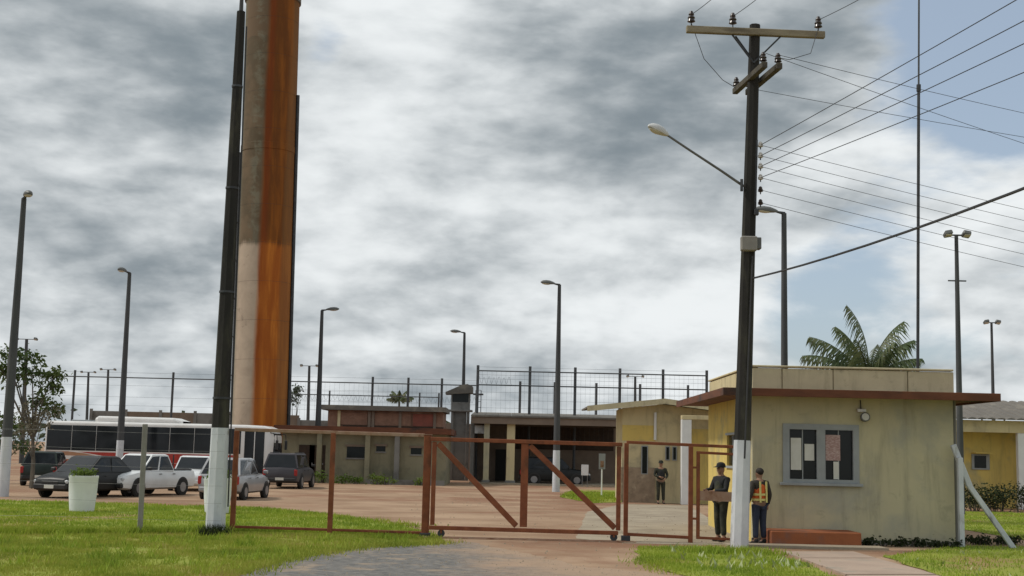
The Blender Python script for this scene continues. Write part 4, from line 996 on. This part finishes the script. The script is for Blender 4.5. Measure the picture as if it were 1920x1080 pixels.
tyb = 55.0; tp = W(60, 900, tyb); tp.z = 0
def tl(u, v, dy=0): return W(u, v, tyb + dy) - tp
tree('loose leafy tree with drooping branches beside the tall lamp post', tp, [tl(15, 665, .5), tl(50, 668, -.6), tl(82, 705, .2), tl(95, 722, -.3), tl(70, 745, .6), tl(30, 700, .8), tl(90, 760, 0), tl(5, 690, .4), tl(60, 690, -.5), tl(100, 700, .1)], .11, None, 1500, .20, .44)
tree('thin grey half bare sapling under the loose leafy tree', tp + Vector((.3, -.8, 0)), [tl(70, 790), tl(50, 800, .3), tl(85, 775, -.3), tl(40, 775, .2)], .05, None, 420, .16, .45, None, 'sapling', 'dry_leaves')
tree('small green tree behind the lamp post at the edge of the lot', W(8, 900, 60) * Vector((1, 1, 0)) if False else Vector((W(5, 900, 60).x, 60, 0)), [(-.6, 0, 2.3), (.5, .2, 2.5), (0, -.3, 2.9), (-1.2, .3, 1.8), (1.0, 0, 1.7)], .08, None, 800, .18, .5)

def palm(label, base, h, L_, nf, name='palm_tree', n_leaf=34, dirs=None, lw=.05):
    t = thing(name, label, 'tree', base)
    MB().tube([(0, 0, -.1), (.05, 0, h * .5), (0, 0, h)], [.16, .12, .10], 9).build('trunk', 'bark', t)
    for k in range(nf):
        az, el, ln = dirs[k] if dirs else (rng.uniform(0, 6.28), rng.uniform(.4, 1.3), rng.uniform(.8, 1.1))
        ln *= L_; pts = []; p = Vector((0, 0, h)); e_ = el
        for i in range(11):
            pts.append(p.copy()); p += Vector((math.cos(az) * math.cos(e_), math.sin(az) * math.cos(e_), math.sin(e_))) * ln / 10; e_ -= (.045 + .009 * i)
        fr_ = MB().tube(pts, [.028 - .0024 * i for i in range(11)], 5).build('frond', 'palm_leaf', t)
        V, F = [], []
        for i in range(n_leaf):
            s = .14 + .86 * i / n_leaf; f_ = s * 10; a = min(int(f_), 9); q = pts[a].lerp(pts[a + 1], f_ - a); tg = (pts[a + 1] - pts[a]).normalized()
            sd_ = Vector((-math.sin(az), math.cos(az), 0))
            ll = ln * .34 * (math.sin(math.pi * (.15 + .8 * s)) ** .8) * rng.uniform(.85, 1.15)
            for sg in (-1, 1):
                d_ = (sd_ * sg * .5 + tg * .5 - Vector((0, 0, .45 + rng.uniform(0, .4)))).normalized(); w = tg * lw * .5
                b2 = len(V); m_ = q + d_ * ll * .5; V += [q - w, q + w, m_ + w, m_ - w, q + d_ * ll - Vector((0, 0, ll * .35))]
                F += [(b2, b2 + 1, b2 + 2, b2 + 3), (b2 + 3, b2 + 2, b2 + 4)]
        me = bpy.data.meshes.new('leaflets'); me.from_pydata(V, [], F); me.update(); me.materials.append(MATS['palm_leaves']); link('leaflets', me, fr_)
    return t
ply = 43.0; pb_ = W(1630, 900, ply); pb_.z = 0
palm('palm tree showing its feathery fronds above the guardhouse parapet', pb_, 4.6, 3.0, 12, dirs=[
    (R(170), 1.62, .92), (R(178), .95, .84), (R(192), .62, .86), (R(12), 1.30, .86), (R(-14), .72, .66), (R(60), 1.1, .66), (R(110), 1.2, .7), (R(-60), 1.1, .6), (R(-120), 1.0, .7), (R(215), .45, .6), (R(-5), 1.05, .72), (R(150), 1.35, .75)], n_leaf=40, lw=.045)
fp_ = W(747, 800, 125); fp_.z = 0
palm('tiny far palm crown showing above the brick upper storey', fp_, W(747, 752, 125).z, 1.5, 9, n_leaf=12, lw=.16)
fp2 = W(553, 800, 128); fp2.z = 0
tree('tiny far round tree at the right edge of the rusty tower', fp2, [(0, 0, W(549, 736, 128).z), (-.4, 0, W(549, 745, 128).z), (.3, .3, W(549, 728, 128).z)], .12, None, 300, .3, .5, material='far_leaves', name='far_tree')

def bush(label, base, w, h, n, size, material, group=None, cat='bush', name='bush'):
    t = thing(name, label, cat, base, 0, group)
    cs = [(Vector((rng.uniform(-.5, .5) * w, rng.uniform(-.3, .3) * w, h * rng.uniform(.25, .75))), .32 * h) for _ in range(9)]
    mb = MB()
    for c, _ in cs[:6]: mb.tube([(c.x * .3, c.y * .3, -.03), c], [.02, .008], 4)
    mb.build('stems', 'bark', t); leaf_cloud(cs, n, size, material, 'foliage', t); return t
for k in range(9):
    u = 1800 + k * 17
    bush(NTH[k] + ' dark bush from the guardhouse in the row before the yellow building', (W(u, 900, 53).x, 53 + rng.uniform(-.5, .5), 0), .55, rng.uniform(1.15, 1.6), 260, .13, 'hedge_leaves', 'dark bushes before the yellow building')
for k, (u, Y, h, w) in enumerate(((600, 71.5, .8, .8), (640, 71.6, .6, .9), (668, 71.6, .45, .7), (705, 71.4, .7, .6), (728, 71.5, .5, .8), (790, 71.7, .5, .6))):
    bush(NTH[k] + ' green weed clump from the bus along the olive building wall', (W(u, 900, Y).x, Y, 0), w, h, 170, .14, 'shrub_leaves', 'weed clumps at the olive wall', 'bush', 'weed_clump')
for k in range(7):
    u = 1630 + k * 26 + rng.uniform(-6, 6)
    bush(NTH[k] + ' low dark plant from the red step along the guardhouse wall', (W(u, 1010, 30.4).x, 30.35 + rng.uniform(-.1, .1), 0), .34, .24, 90, .10, 'hedge_leaves', 'low plants at the guardhouse wall', 'plant', 'low_plant')
for k in range(6):
    u = 1815 + k * 20
    bush(NTH[k] + ' low dark plant from the whitewashed corner post along its strut', (W(u, 1010, 31.5).x, 31.6 + rng.uniform(-.2, .4), 0), .4, .26, 90, .10, 'hedge_leaves', 'low plants at the corner post', 'plant', 'low_plant')
# distant wood
mb_c = []
for k in range(240):
    x = -260 + k * 2.2; mb_c.append((Vector((x + rng.uniform(-1, 1), rng.uniform(190, 215), rng.uniform(.5, 4.2))), 2.6))
tag(leaf_cloud(mb_c, 9000, 1.3, 'far_leaves', 'distant_wood', None), 'distant line of dark trees on the horizon beyond the lot', 'wood', kind='stuff')

# planters
def planter(label, base):
    t = thing('planter', label, 'planter', base, 0, 'white planters on the lawn')
    MB().lathe([(.30, .0), (.34, .03), (.385, .5), (.405, .95), (.415, .97), (.415, 1.03), (.36, 1.03), (.345, .9)], 28).build('pot', 'planter_paint', t)
    MB().lathe([(.345, .93), (.004, .96)], 20).build('soil_fill', 'dark_wood', t)
    cs = [(Vector((rng.uniform(-.24, .24), rng.uniform(-.24, .24), 1.08 + rng.uniform(0, .10))), .13) for _ in range(14)]
    leaf_cloud(cs, 420, .085, 'shrub_leaves', 'plant', t)['kind'] = 'stuff'; return t
planter('white round planter with clipped green plant before the black saloon car', G(153, 960))
planter('white round planter half hidden behind the tall leaning pole', G(406, 963))

# ------------------------------------------------------------------ vehicles
def quad(mb, a, b, c, d_, t=.006):
    a, b, c, d_ = map(Vector, (a, b, c, d_)); n = (b - a).cross(d_ - a).normalized() * t
    mb.loft([[a, b, c, d_], [a + n, b + n, c + n, d_ + n]]); return mb
CARS = {   # length, half width, wheel radius, axles, belt z, stations (x, top z), cabin base x0,x1, roof x0,x1, roof z
    'hatch': dict(L=3.9, w=.82, r=.29, ax=(-1.25, 1.22), belt=.93, hood=.90, tail=.95, cb=(-1.82, .95), rf=(-1.45, .18), rz=1.48),
    'sedan': dict(L=4.3, w=.84, r=.30, ax=(-1.3, 1.35), belt=.92, hood=.88, tail=.98, cb=(-1.55, 1.0), rf=(-.9, .22), rz=1.44),
    'suv': dict(L=4.3, w=.88, r=.34, ax=(-1.28, 1.32), belt=1.0, hood=.98, tail=1.0, cb=(-2.02, 1.0), rf=(-1.80, .40), rz=1.62),
    'pickup': dict(L=4.45, w=.83, r=.32, ax=(-1.35, 1.38), belt=.97, hood=.94, tail=.97, cb=(-.80, 1.10), rf=(-.58, .42), rz=1.54)}
def car(name, label, cat, loc, heading, paint, kind, bumper=None, light=True):
    c = CARS[kind]; t = thing(name, label, cat, loc, heading, 'vehicles parked in the lot')
    L2, w, bz_ = c['L'] / 2, c['w'], c['belt']; zb = c['r'] * .78
    def ring(x, k, top, low):      # rounded body section, 12 points
        h = top - low; W_ = w * k
        half = [(0, low), (W_ * .82, low), (W_ * .96, low + h * .10), (W_, low + h * .38), (W_ * .985, low + h * .70), (W_ * .92, low + h * .94), (W_ * .80, top), (0, top + .025)]
        return [(x, -y, z) for y, z in half[::-1]][:-1] + [(x, y, z) for y, z in half][:-1]
    def ringf(*a):
        return ring(*a)
    st = [(-L2, .80, c['tail'] - .12, zb + .16), (-L2 + .06, .93, c['tail'] - .03, zb + .05), (-L2 + .35, .985, c['tail'], zb), (c['ax'][0], 1, bz_, zb), (0, 1, bz_, zb),
          (c['cb'][1] - .1, 1, bz_ - .01, zb), (c['ax'][1], .99, c['hood'] - .02, zb), (L2 - .35, .955, c['hood'] - .10, zb), (L2 - .08, .87, c['hood'] - .17, zb + .04), (L2, .74, c['hood'] - .27, zb + .15)]
    if kind == 'pickup': st = [(-L2, .92, bz_ - .1, zb + .12), (-L2 + .05, .98, bz_, zb + .05)] + st[3:]
    body = MB().loft([ringf(*s) for s in st], True).build('body', paint, t)
    (b0, b1), (f0, f1), rz_ = c['cb'], c['rf'], c['rz']
    bw, tw = w * .955, w * .76; z0 = bz_ - .03
    base = [(b0, -bw, z0), (b1, -bw * .9, z0), (b1, bw * .9, z0), (b0, bw, z0)]
    roofr = [(f0, -tw, rz_), (f1, -tw, rz_), (f1, tw, rz_), (f0, tw, rz_)]
    lid = [(f0 + .1, -tw + .08, rz_ + .045), (f1 - .15, -tw + .08, rz_ + .045), (f1 - .15, tw - .08, rz_ + .045), (f0 + .1, tw - .08, rz_ + .045)]
    MB().loft([base, roofr, lid]).build('cabin', paint, t)
    V = lambda l, i: Vector(l[i])
    def pane(nm, A, B, C, D, ins=.07, par=t, mt_='car_glass'):   # A,B bottom, C,D top
        A, B, C, D = map(Vector, (A, B, C, D)); ce = (A + B + C + D) / 4
        n = (B - A).cross(D - A).normalized()
        q = [p + (ce - p).normalized() * ins for p in (A, B, C, D)]
        q = [p + n * .002 for p in q]; return quad(MB(), *q).build(nm, mt_, par)
    pane('windshield', base[1], base[2], roofr[2], roofr[1]); pane('rear_window', base[3], base[0], roofr[0], roofr[3], .09)
    for s in (0, 1):
        lo = (base[0], base[1]) if s == 0 else (base[2], base[3]); hi = (roofr[1], roofr[0]) if s == 0 else (roofr[3], roofr[2])
        cuts = (0, .47, .84, 1) if kind in ('suv', 'hatch') else (0, .5, 1)
        if s == 1: cuts = tuple(1 - q for q in cuts[::-1])
        for i in range(len(cuts) - 1):
            A = Vector(lo[0]).lerp(Vector(lo[1]), cuts[i]); B = Vector(lo[0]).lerp(Vector(lo[1]), cuts[i + 1])
            C = Vector(hi[1]).lerp(Vector(hi[0]), cuts[i + 1]); D = Vector(hi[1]).lerp(Vector(hi[0]), cuts[i]); pane('side_window', A, B, C, D, .065)
    for x in c['ax']:
        for s in (-1, 1):
            r_ = c['r']
            MB().tube([(x, s * (w - .10), r_ + .02), (x, s * (w + .004), r_ + .02)], r_ * 1.17, 20).build('arch_shade_disc', 'trim_black', t)  # black disc paints the shaded hollow around the wheel
            wh = MB().tube([(x, s * (w - .17), r_), (x, s * (w - .16), r_), (x, s * (w + .018), r_), (x, s * (w + .02), r_)], [r_ * .9, r_, r_, r_ * .92], 22).build('wheel', 'rubber', t)
            MB().tube([(x, s * (w + .015), r_), (x, s * (w + .028), r_)], r_ * .60, 16).build('rim', 'rim', wh)
    bm_ = bumper or paint
    MB().box((L2 - .07, 0, zb + .17), (.2, w * 1.68, .22), .05).build('front_bumper', bm_, t)
    MB().box((-L2 + .06, 0, zb + .16), (.2, w * 1.76, .20), .05).build('rear_bumper', bm_, t)
    MB().box((L2 - .035, 0, c['hood'] - .33), (.1, w * .85, .12), .02).build('grille', 'trim_black', t)
    MB().box((L2 + .035, 0, zb + .17), (.012, .40, .12), .003).build('number_plate', 'paper', t); MB().box((-L2 - .045, 0, zb + .20), (.012, .40, .12), .003).build('number_plate', 'paper', t)
    for s in (-1, 1):
        MB().box((L2 - .10, s * w * .68, c['hood'] - .30), (.16, .30, .14), .035).build('headlight', 'headlight', t)
        hgt = .30 if kind in ('suv', 'hatch') else .16
        MB().box((-L2 + .06, s * w * .84, c['tail'] - .24), (.14, .16, hgt), .03).build('tail_light', 'tail_red', t)
        MB().box((b1 - .18, s * (w + .09), bz_ + .07), (.10, .19, .13), .03).build('mirror', bm_, t)
        for xx in (.0, -.85): MB().box((xx + .1, s * (w + .004), bz_ - .14), (.16, .02, .03), .006).build('door_handle', 'trim_black', t)
    if kind == 'pickup':
        MB().span((-L2 + .12, -w * .84, bz_ - .0), (b0 - .06, w * .84, bz_ + .032)).build('bed_cover', 'trim_black', t)
        for s in (-1, 1): MB().tube([(b0 - .1, s * w * .78, bz_), (b0 - .16, s * w * .74, rz_ + .02)], .03, 6).build('sport_bar', 'trim_black', t)
    if kind == 'suv':
        for s in (-1, 1): MB().tube([(f0 + .1, s * tw * .9, rz_ + .07), (f1 - .2, s * tw * .9, rz_ + .07)], .02, 6).build('roof_rail', 'trim_black', t)
    return t
def at_ground(u, Y): return (W(u, 900, Y).x, Y, 0)
# headings: 0 faces +x; -90 deg faces the camera
car('pickup_truck', 'white double cab pickup facing the planter lawn', 'pickup', at_ground(270, 50), R(-90 - 21), 'paint_white', 'pickup', 'trim_black')
car('parked_car', 'black saloon car parked behind the white round planter', 'car', at_ground(166, 47.5), R(-90 - 19), 'paint_black', 'sedan', 'trim_black')
car('parked_car', 'dark green car parked at the back end of the bus', 'car', at_ground(88, 59), R(90 + 8), 'paint_green', 'hatch', 'trim_black')
car('parked_car', 'white saloon car facing forward between the white pickup and the leaning pole', 'car', at_ground(365, 57), R(-90 + 4), 'paint_white', 'sedan')
car('parked_car', 'silver hatchback seen from behind beside the rusty fence post', 'car', at_ground(442, 49), R(90 - 7), 'paint_silver', 'hatch')
car('parked_suv', 'dark grey off road car seen from behind right of the bus front', 'car', at_ground(543, 63), R(90 - 3), 'paint_grey', 'suv', 'trim_black')
car('parked_suv', 'black car parked in the shade of the portico', 'car', at_ground(1040, 79.3), R(0), 'paint_black', 'suv', 'trim_black')

# bus, its nose to the right
BSY = 67.0
x_r, x_f = W(84, 820, BSY).x, W(514, 820, BSY).x; BL = x_f - x_r
bus = thing('coach_bus', 'long white coach bus with red and orange swooshes parked in the lot', 'bus', ((x_r + x_f) / 2, BSY + 1.25, 0))
hb = BL / 2
def bring(x, w, z0, z1, rr=.16):
    pts = []
    for (cy, cz, a0) in ((w - rr, z0 + rr, -90), (w - rr, z1 - rr, 0), (-(w - rr), z1 - rr, 90), (-(w - rr), z0 + rr, 180)):
        for k in range(5): a = R(a0 + k * 22.5); pts.append((x, cy + rr * math.cos(a), cz + rr * math.sin(a)))
    return pts
zt = W(300, 793, BSY).z
MB().loft([bring(-hb, 1.16, .5, zt - .08), bring(-hb + .06, 1.24, .42, zt), bring(-hb + 1, 1.25, .36, zt), bring(hb - 1.5, 1.25, .36, zt), bring(hb - .55, 1.24, .36, zt - .03), bring(hb - .18, 1.18, .38, zt - .16), bring(hb, 1.05, .45, zt - .55)], True).build('body', 'bus_white', bus)
def bxu(u): return W(u, 820, BSY).x - bus.location.x
MB().loft([bring(bxu(172), .85, zt - .05, zt + .20), bring(bxu(178), .95, zt - .05, zt + .30), bring(bxu(320), .95, zt - .05, zt + .28), bring(bxu(338), .85, zt - .05, zt + .12)], False).build('roof_unit', 'bus_white', bus)
MB().box((bxu(140), 0, zt + .04), (1.0, .9, .1), .03).build('roof_hatch', 'window_grey', bus)
zw0, zw1 = W(300, 848, BSY).z, W(300, 801, BSY).z
wb = [(88, 134), (134.8, 180), (180.8, 226), (226.8, 272), (272.8, 318), (318.8, 364), (364.8, 410), (410.8, 452)]
for side in (-1, 1):
    for (ua, ub) in wb:
        MB().span((bxu(ua), side * 1.245, zw0), (bxu(ub), side * 1.262, zw1), .004).build('side_window', 'car_glass', bus)
    if side < 0:
        dr_ = MB().span((bxu(459), -1.262, W(300, 885, BSY).z), (bxu(496), -1.238, zw1 - .05), .004).build('door', 'car_glass', bus)
        MB().span((bxu(477), -1.272, W(300, 885, BSY).z), (bxu(478.6), -1.263, zw1 - .05)).build('door_bar', 'bus_white', dr_)
    else: MB().span((bxu(459), 1.238, zw0 - .3), (bxu(496), 1.262, zw1 - .05), .004).build('driver_window', 'car_glass', bus)
    # livery: swooshes a hair proud of the side
    def swoosh(pts, mt_, nm='stripe', t=.0):
        y0, y1 = (side * (1.2492 + .0), side * (1.256 + t))
        MB().loft([[(bxu(u), y0, W(300, v, BSY).z) for u, v in pts], [(bxu(u), y1, W(300, v, BSY).z) for u, v in pts]]).build(nm, mt_, bus)
    swoosh([(86, 850), (128, 850), (160, 853), (200, 861), (250, 872), (205, 866), (150, 858), (86, 857)], 'bus_tan')
    swoosh([(150, 850.5), (440, 850.5), (440, 868), (392, 868), (330, 868), (270, 866), (215, 860)], 'bus_red')
    swoosh([(86, 866), (150, 864), (210, 870), (280, 877), (200, 877), (130, 870), (86, 871)], 'bus_orange')
    swoosh([(268, 868.5), (330, 868.5), (345, 870), (325, 876), (290, 876)], 'bus_orange')
    swoosh([(322, 868.8), (372, 868.8), (345, 888), (328, 900)], 'bus_red', t=.002)
    swoosh([(376, 868.5), (440, 868.5), (440, 882), (366, 876)], 'bus_tan')
    for xw in (-hb + 2.9, -hb + 4.1, hb - 2.6):
        MB().tube([(xw, side * 1.12, .52), (xw, side * 1.254, .52)], .60, 24).build('arch_shade_disc', 'trim_black', bus)  # dark disc in place of the shaded wheel well of the bus
        wh = MB().tube([(xw, side * .95, .50), (xw, side * .96, .50), (xw, side * 1.26, .50), (xw, side * 1.265, .50)], [.46, .5, .5, .46], 24).build('wheel', 'rubber', bus)
        MB().tube([(xw, side * 1.262, .5), (xw, side * 1.275, .5)], .29, 18).build('rim', 'rim', wh)
    MB().tube([(hb - .35, side * 1.12, zt - .35), (hb + .15, side * 1.32, zt - .45), (hb + .18, side * 1.34, zt - .75)], .025, 6).build('mirror_arm', 'trim_black', bus)
    MB().box((hb + .18, side * 1.36, zt - 1.0), (.12, .22, .5), .03).build('mirror', 'trim_black', bus)
    MB().box((hb - .10, side * .80, .85), (.2, .40, .22), .05).build('headlight', 'headlight', bus)
    MB().box((-hb + .02, side * .98, 1.1), (.08, .2, .5), .02).build('tail_light', 'tail_red', bus)
quad(MB(), (hb - .12, 1.10, 1.35), (hb - .12, -1.10, 1.35), (hb - .20, -1.06, zt - .42), (hb - .20, 1.06, zt - .42), -.17).build('windshield', 'car_glass', bus)
MB().span((bxu(478), -1.262, .5), (bxu(505), -1.2515, W(300, 884, BSY).z)).build('skirt_panel', 'bus_white', bus)

# ------------------------------------------------------------------ people
def skin_mesh(name, verts, edges, rad, material, parent, sub=2, root=0):
    me = bpy.data.meshes.new(name); me.from_pydata([tuple(v) for v in verts], edges, []); o = bpy.data.objects.new(name, me); COL.objects.link(o)
    sk = o.modifiers.new('s', 'SKIN'); sk.use_smooth_shade = True
    for i, d_ in enumerate(me.skin_vertices[0].data):
        r_ = rad[i]; d_.radius = (r_, r_) if isinstance(r_, (int, float)) else r_; d_.use_root = (i == root)
    ss = o.modifiers.new('d', 'SUBSURF'); ss.levels = sub; ss.render_levels = sub
    dg = bpy.context.evaluated_depsgraph_get(); ev_ = o.evaluated_get(dg)
    m2 = bpy.data.meshes.new_from_object(ev_); bpy.data.objects.remove(o); m2.name = name
    m2.materials.clear(); m2.materials.append(MATS[material]); m2.polygons.foreach_set('use_smooth', [True] * len(m2.polygons))
    return link(name, m2, parent)
def person(label, loc, facing, arms, legs, clothes, height=1.74, turn=0.0):
    # local frame: faces -y, z up; arms = ((elbow, wrist) left/right), legs = ((knee, ankle) ...)
    t = thing('person', label, 'person', loc, facing); S = height / 1.74
    V, E, Rr = [], [], []
    def add(p, r_, par=None):
        V.append(Vector(p) * S); Rr.append(tuple(x * S for x in r_) if isinstance(r_, tuple) else r_ * S)
        if par is not None: E.append((par, len(V) - 1))
        return len(V) - 1
    pel = add((0, 0, .95), (.15, .11)); wa = add((0, 0, 1.10), (.135, .10), pel); ch = add((0, .01, 1.28), (.155, .11), wa); sh_ = add((0, .01, 1.42), (.12, .085), ch)
    nk = add((0, 0, 1.49), .052, sh_); h1 = add((0, -.012, 1.55), (.068, .078), nk); h2 = add((0, -.012, 1.64), (.077, .092), h1); h3 = add((0, 0, 1.715), (.055, .066), h2)
    add((0, -.105, 1.605), .014, h2)                               # nose
    for s in (-1, 1): add((s * .082, .0, 1.615), .014, h2)          # ears
    for s, (el_p, wr_p) in zip((-1, 1), arms):
        a1 = add((s * .19, .01, 1.40), .055, sh_); a2 = add(el_p, .042, a1); a3 = add(wr_p, .028, a2)
        dv = (Vector(wr_p) - Vector(el_p)).normalized(); pm = Vector(wr_p) + dv * .06; p_ = add(pm, (.036, .018), a3)
        sdv = dv.cross(Vector((1, 0, 0))).normalized() if abs(dv.x) < .8 else dv.cross(Vector((0, 0, 1))).normalized()
        bend = sdv.cross(dv).normalized() * (-s)
        for k, ln in enumerate((.065, .078, .072, .055)):
            off = sdv * (-.027 + .018 * k); f1 = add(pm + off + dv * .045, .0085, p_); f2 = add(pm + off + dv * (.045 + ln * .5) + bend * .012, .008, f1); add(pm + off + dv * (.045 + ln * .85) + bend * .035, .007, f2)
        th = add(pm - sdv * .045 - dv * .01, .010, p_); add(pm - sdv * .062 + dv * .035 + bend * .015, .008, th)
    for s, (kn, an) in zip((-1, 1), legs):
        l0 = add((s * .095, 0, .88), .085, pel); l1 = add(kn, .058, l0); l2 = add(an, .042, l1); add(Vector(an) + Vector((0, -.15, -.045)), (.042, .03), l2)
    skin_mesh('body', V, E, Rr, 'skin', t)
    def clothing(name, mat_, items, root=0):
        v2, e2, r2 = [], [], []
        for p, r_, par in items:
            v2.append(Vector(p) * S); r2.append(tuple(x * S for x in r_) if isinstance(r_, tuple) else r_ * S)
            if par is not None: e2.append((par, len(v2) - 1))
        return skin_mesh(name, v2, e2, r2, mat_, t, 2, root)
    top, vest, trou, shoe, hat, sleeve = clothes
    it = [((0, 0, .93), (.175, .135), None), ((0, 0, 1.10), (.165, .13), 0), ((0, .01, 1.28), (.185, .14), 1), ((0, .01, 1.42), (.14, .105), 2), ((0, .0, 1.475), .07, 3)]
    for s, (el_p, wr_p) in zip((-1, 1), arms):
        k = len(it); it += [((s * .19, .01, 1.40), .075, 3), (el_p, .06, k)]
        if sleeve: it += [(Vector(el_p).lerp(Vector(wr_p), .9), .045, k + 1)]
    clothing('shirt', top, it)
    it = [((0, 0, .99), (.165, .125), None)]
    for s, (kn, an) in zip((-1, 1), legs):
        k = len(it); it += [((s * .098, 0, .86), .108, 0), (kn, .08, k), (Vector(an) + Vector((0, 0, .04)), .066, k + 1)]
    clothing('trousers', trou, it)
    for s, (kn, an) in zip((-1, 1), legs):
        an = Vector(an); clothing('shoe', shoe, [(an + Vector((0, .03, .05)), .058, None), (an + Vector((0, .02, -.035)), .05, 0), (an + Vector((0, -.09, -.045)), (.05, .038), 1), (an + Vector((0, -.17, -.052)), (.042, .026), 2)])
    if hat == 'cap':
        cp_ = MB().lathe([(.098, 1.655), (.10, 1.69), (.085, 1.745), (.045, 1.772), (.004, 1.778)], 16); 
        cp_.v = [(x * S, (y * 1.12 - .005) * S, z * S) for x, y, z in cp_.v]; co = cp_.build('cap', top if top != 'shirt_dark' else 'cloth_black', t)
        MB().loft([[(-.075 * S, -.09 * S, 1.668 * S), (.075 * S, -.09 * S, 1.668 * S), (.05 * S, -.185 * S, 1.655 * S), (-.05 * S, -.185 * S, 1.655 * S)], [(-.075 * S, -.09 * S, 1.682 * S), (.075 * S, -.09 * S, 1.682 * S), (.05 * S, -.185 * S, 1.665 * S), (-.05 * S, -.185 * S, 1.665 * S)]]).build('peak', 'cloth_black', co)
    else:
        MB().sphere((0, .018 * S, 1.665 * S), .092 * S, 14, 9, (1.0, 1.12, .95)).build('hair', 'hair', t)
    for s in (-1, 1): MB().sphere((s * .03 * S, -.092 * S, 1.632 * S), .011 * S, 8, 5).build('eye', 'trim_black', t)
    if vest:
        it = [((0, 0, .98), (.185, .145), None), ((0, 0, 1.12), (.18, .145), 0), ((0, .01, 1.28), (.197, .152), 1), ((0, .01, 1.425), (.155, .115), 2)]
        clothing('vest', vest, it)
        for z in ((1.02, 1.14) if vest == 'vest_orange' else ()):
            b_ = MB().lathe([(.196, z - .025), (.201, z), (.196, z + .025)], 20, caps=False); b_.v = [(x * S, y * .79 * S, q * S) for x, y, q in b_.v]; b_.build('reflective_band', 'vest_band', t)
        for s in ((-1, 1) if vest == 'vest_orange' else ()):
            MB().bar((s * .085 * S, -.158 * S, .96 * S), (s * .085 * S, -.135 * S, 1.44 * S), .045 * S, .012 * S, 0, (0, 1, 0)).build('reflective_strip', 'vest_band', t)
            MB().bar((s * .085 * S, .166 * S, .96 * S), (s * .085 * S, .15 * S, 1.44 * S), .045 * S, .012 * S, 0, (0, 1, 0)).build('reflective_strip', 'vest_band', t)
    return t
stand = (((-.10, -.01, .50), (-.11, .02, .09)), ((.10, -.01, .50), (.12, .02, .09)))
pz = G(1424, 1021)
person('person in orange reflective vest and dark trousers beside the guardhouse corner', (pz.x, pz.y, 0), R(205), (((-.27, .03, 1.13), (-.29, -.08, .90)), ((.27, .03, 1.13), (.29, -.06, .90))), stand,
       ('shirt_dark', 'vest_orange', 'cloth_navy', 'cloth_black', 'hair', True), 1.74)
person('person in dark uniform and cap standing behind the pedestrian gate', (W(1352, 950, 30.55).x, 30.55, 0), R(-58), (((-.25, -.08, 1.15), (-.14, -.34, 1.14)), ((.25, -.08, 1.15), (.12, -.36, 1.12))),
       (((-.10, -.02, .50), (-.13, .03, .09)), ((.10, -.03, .50), (.13, -.03, .09))), ('cloth_black', 'camo', 'camo', 'cloth_black', 'cap', True), 1.82)
pz = G(1239, 943)
person('person in dark camouflage uniform standing at the wall of the gabled wing', (W(1239, 900, 52.9).x, 52.9, 0), R(4), (((-.27, -.03, 1.16), (-.08, -.24, 1.10)), ((.27, -.03, 1.16), (.12, -.25, 1.02))), stand,
       ('camo', 'cloth_black', 'camo', 'cloth_black', 'cap', True), 1.74)
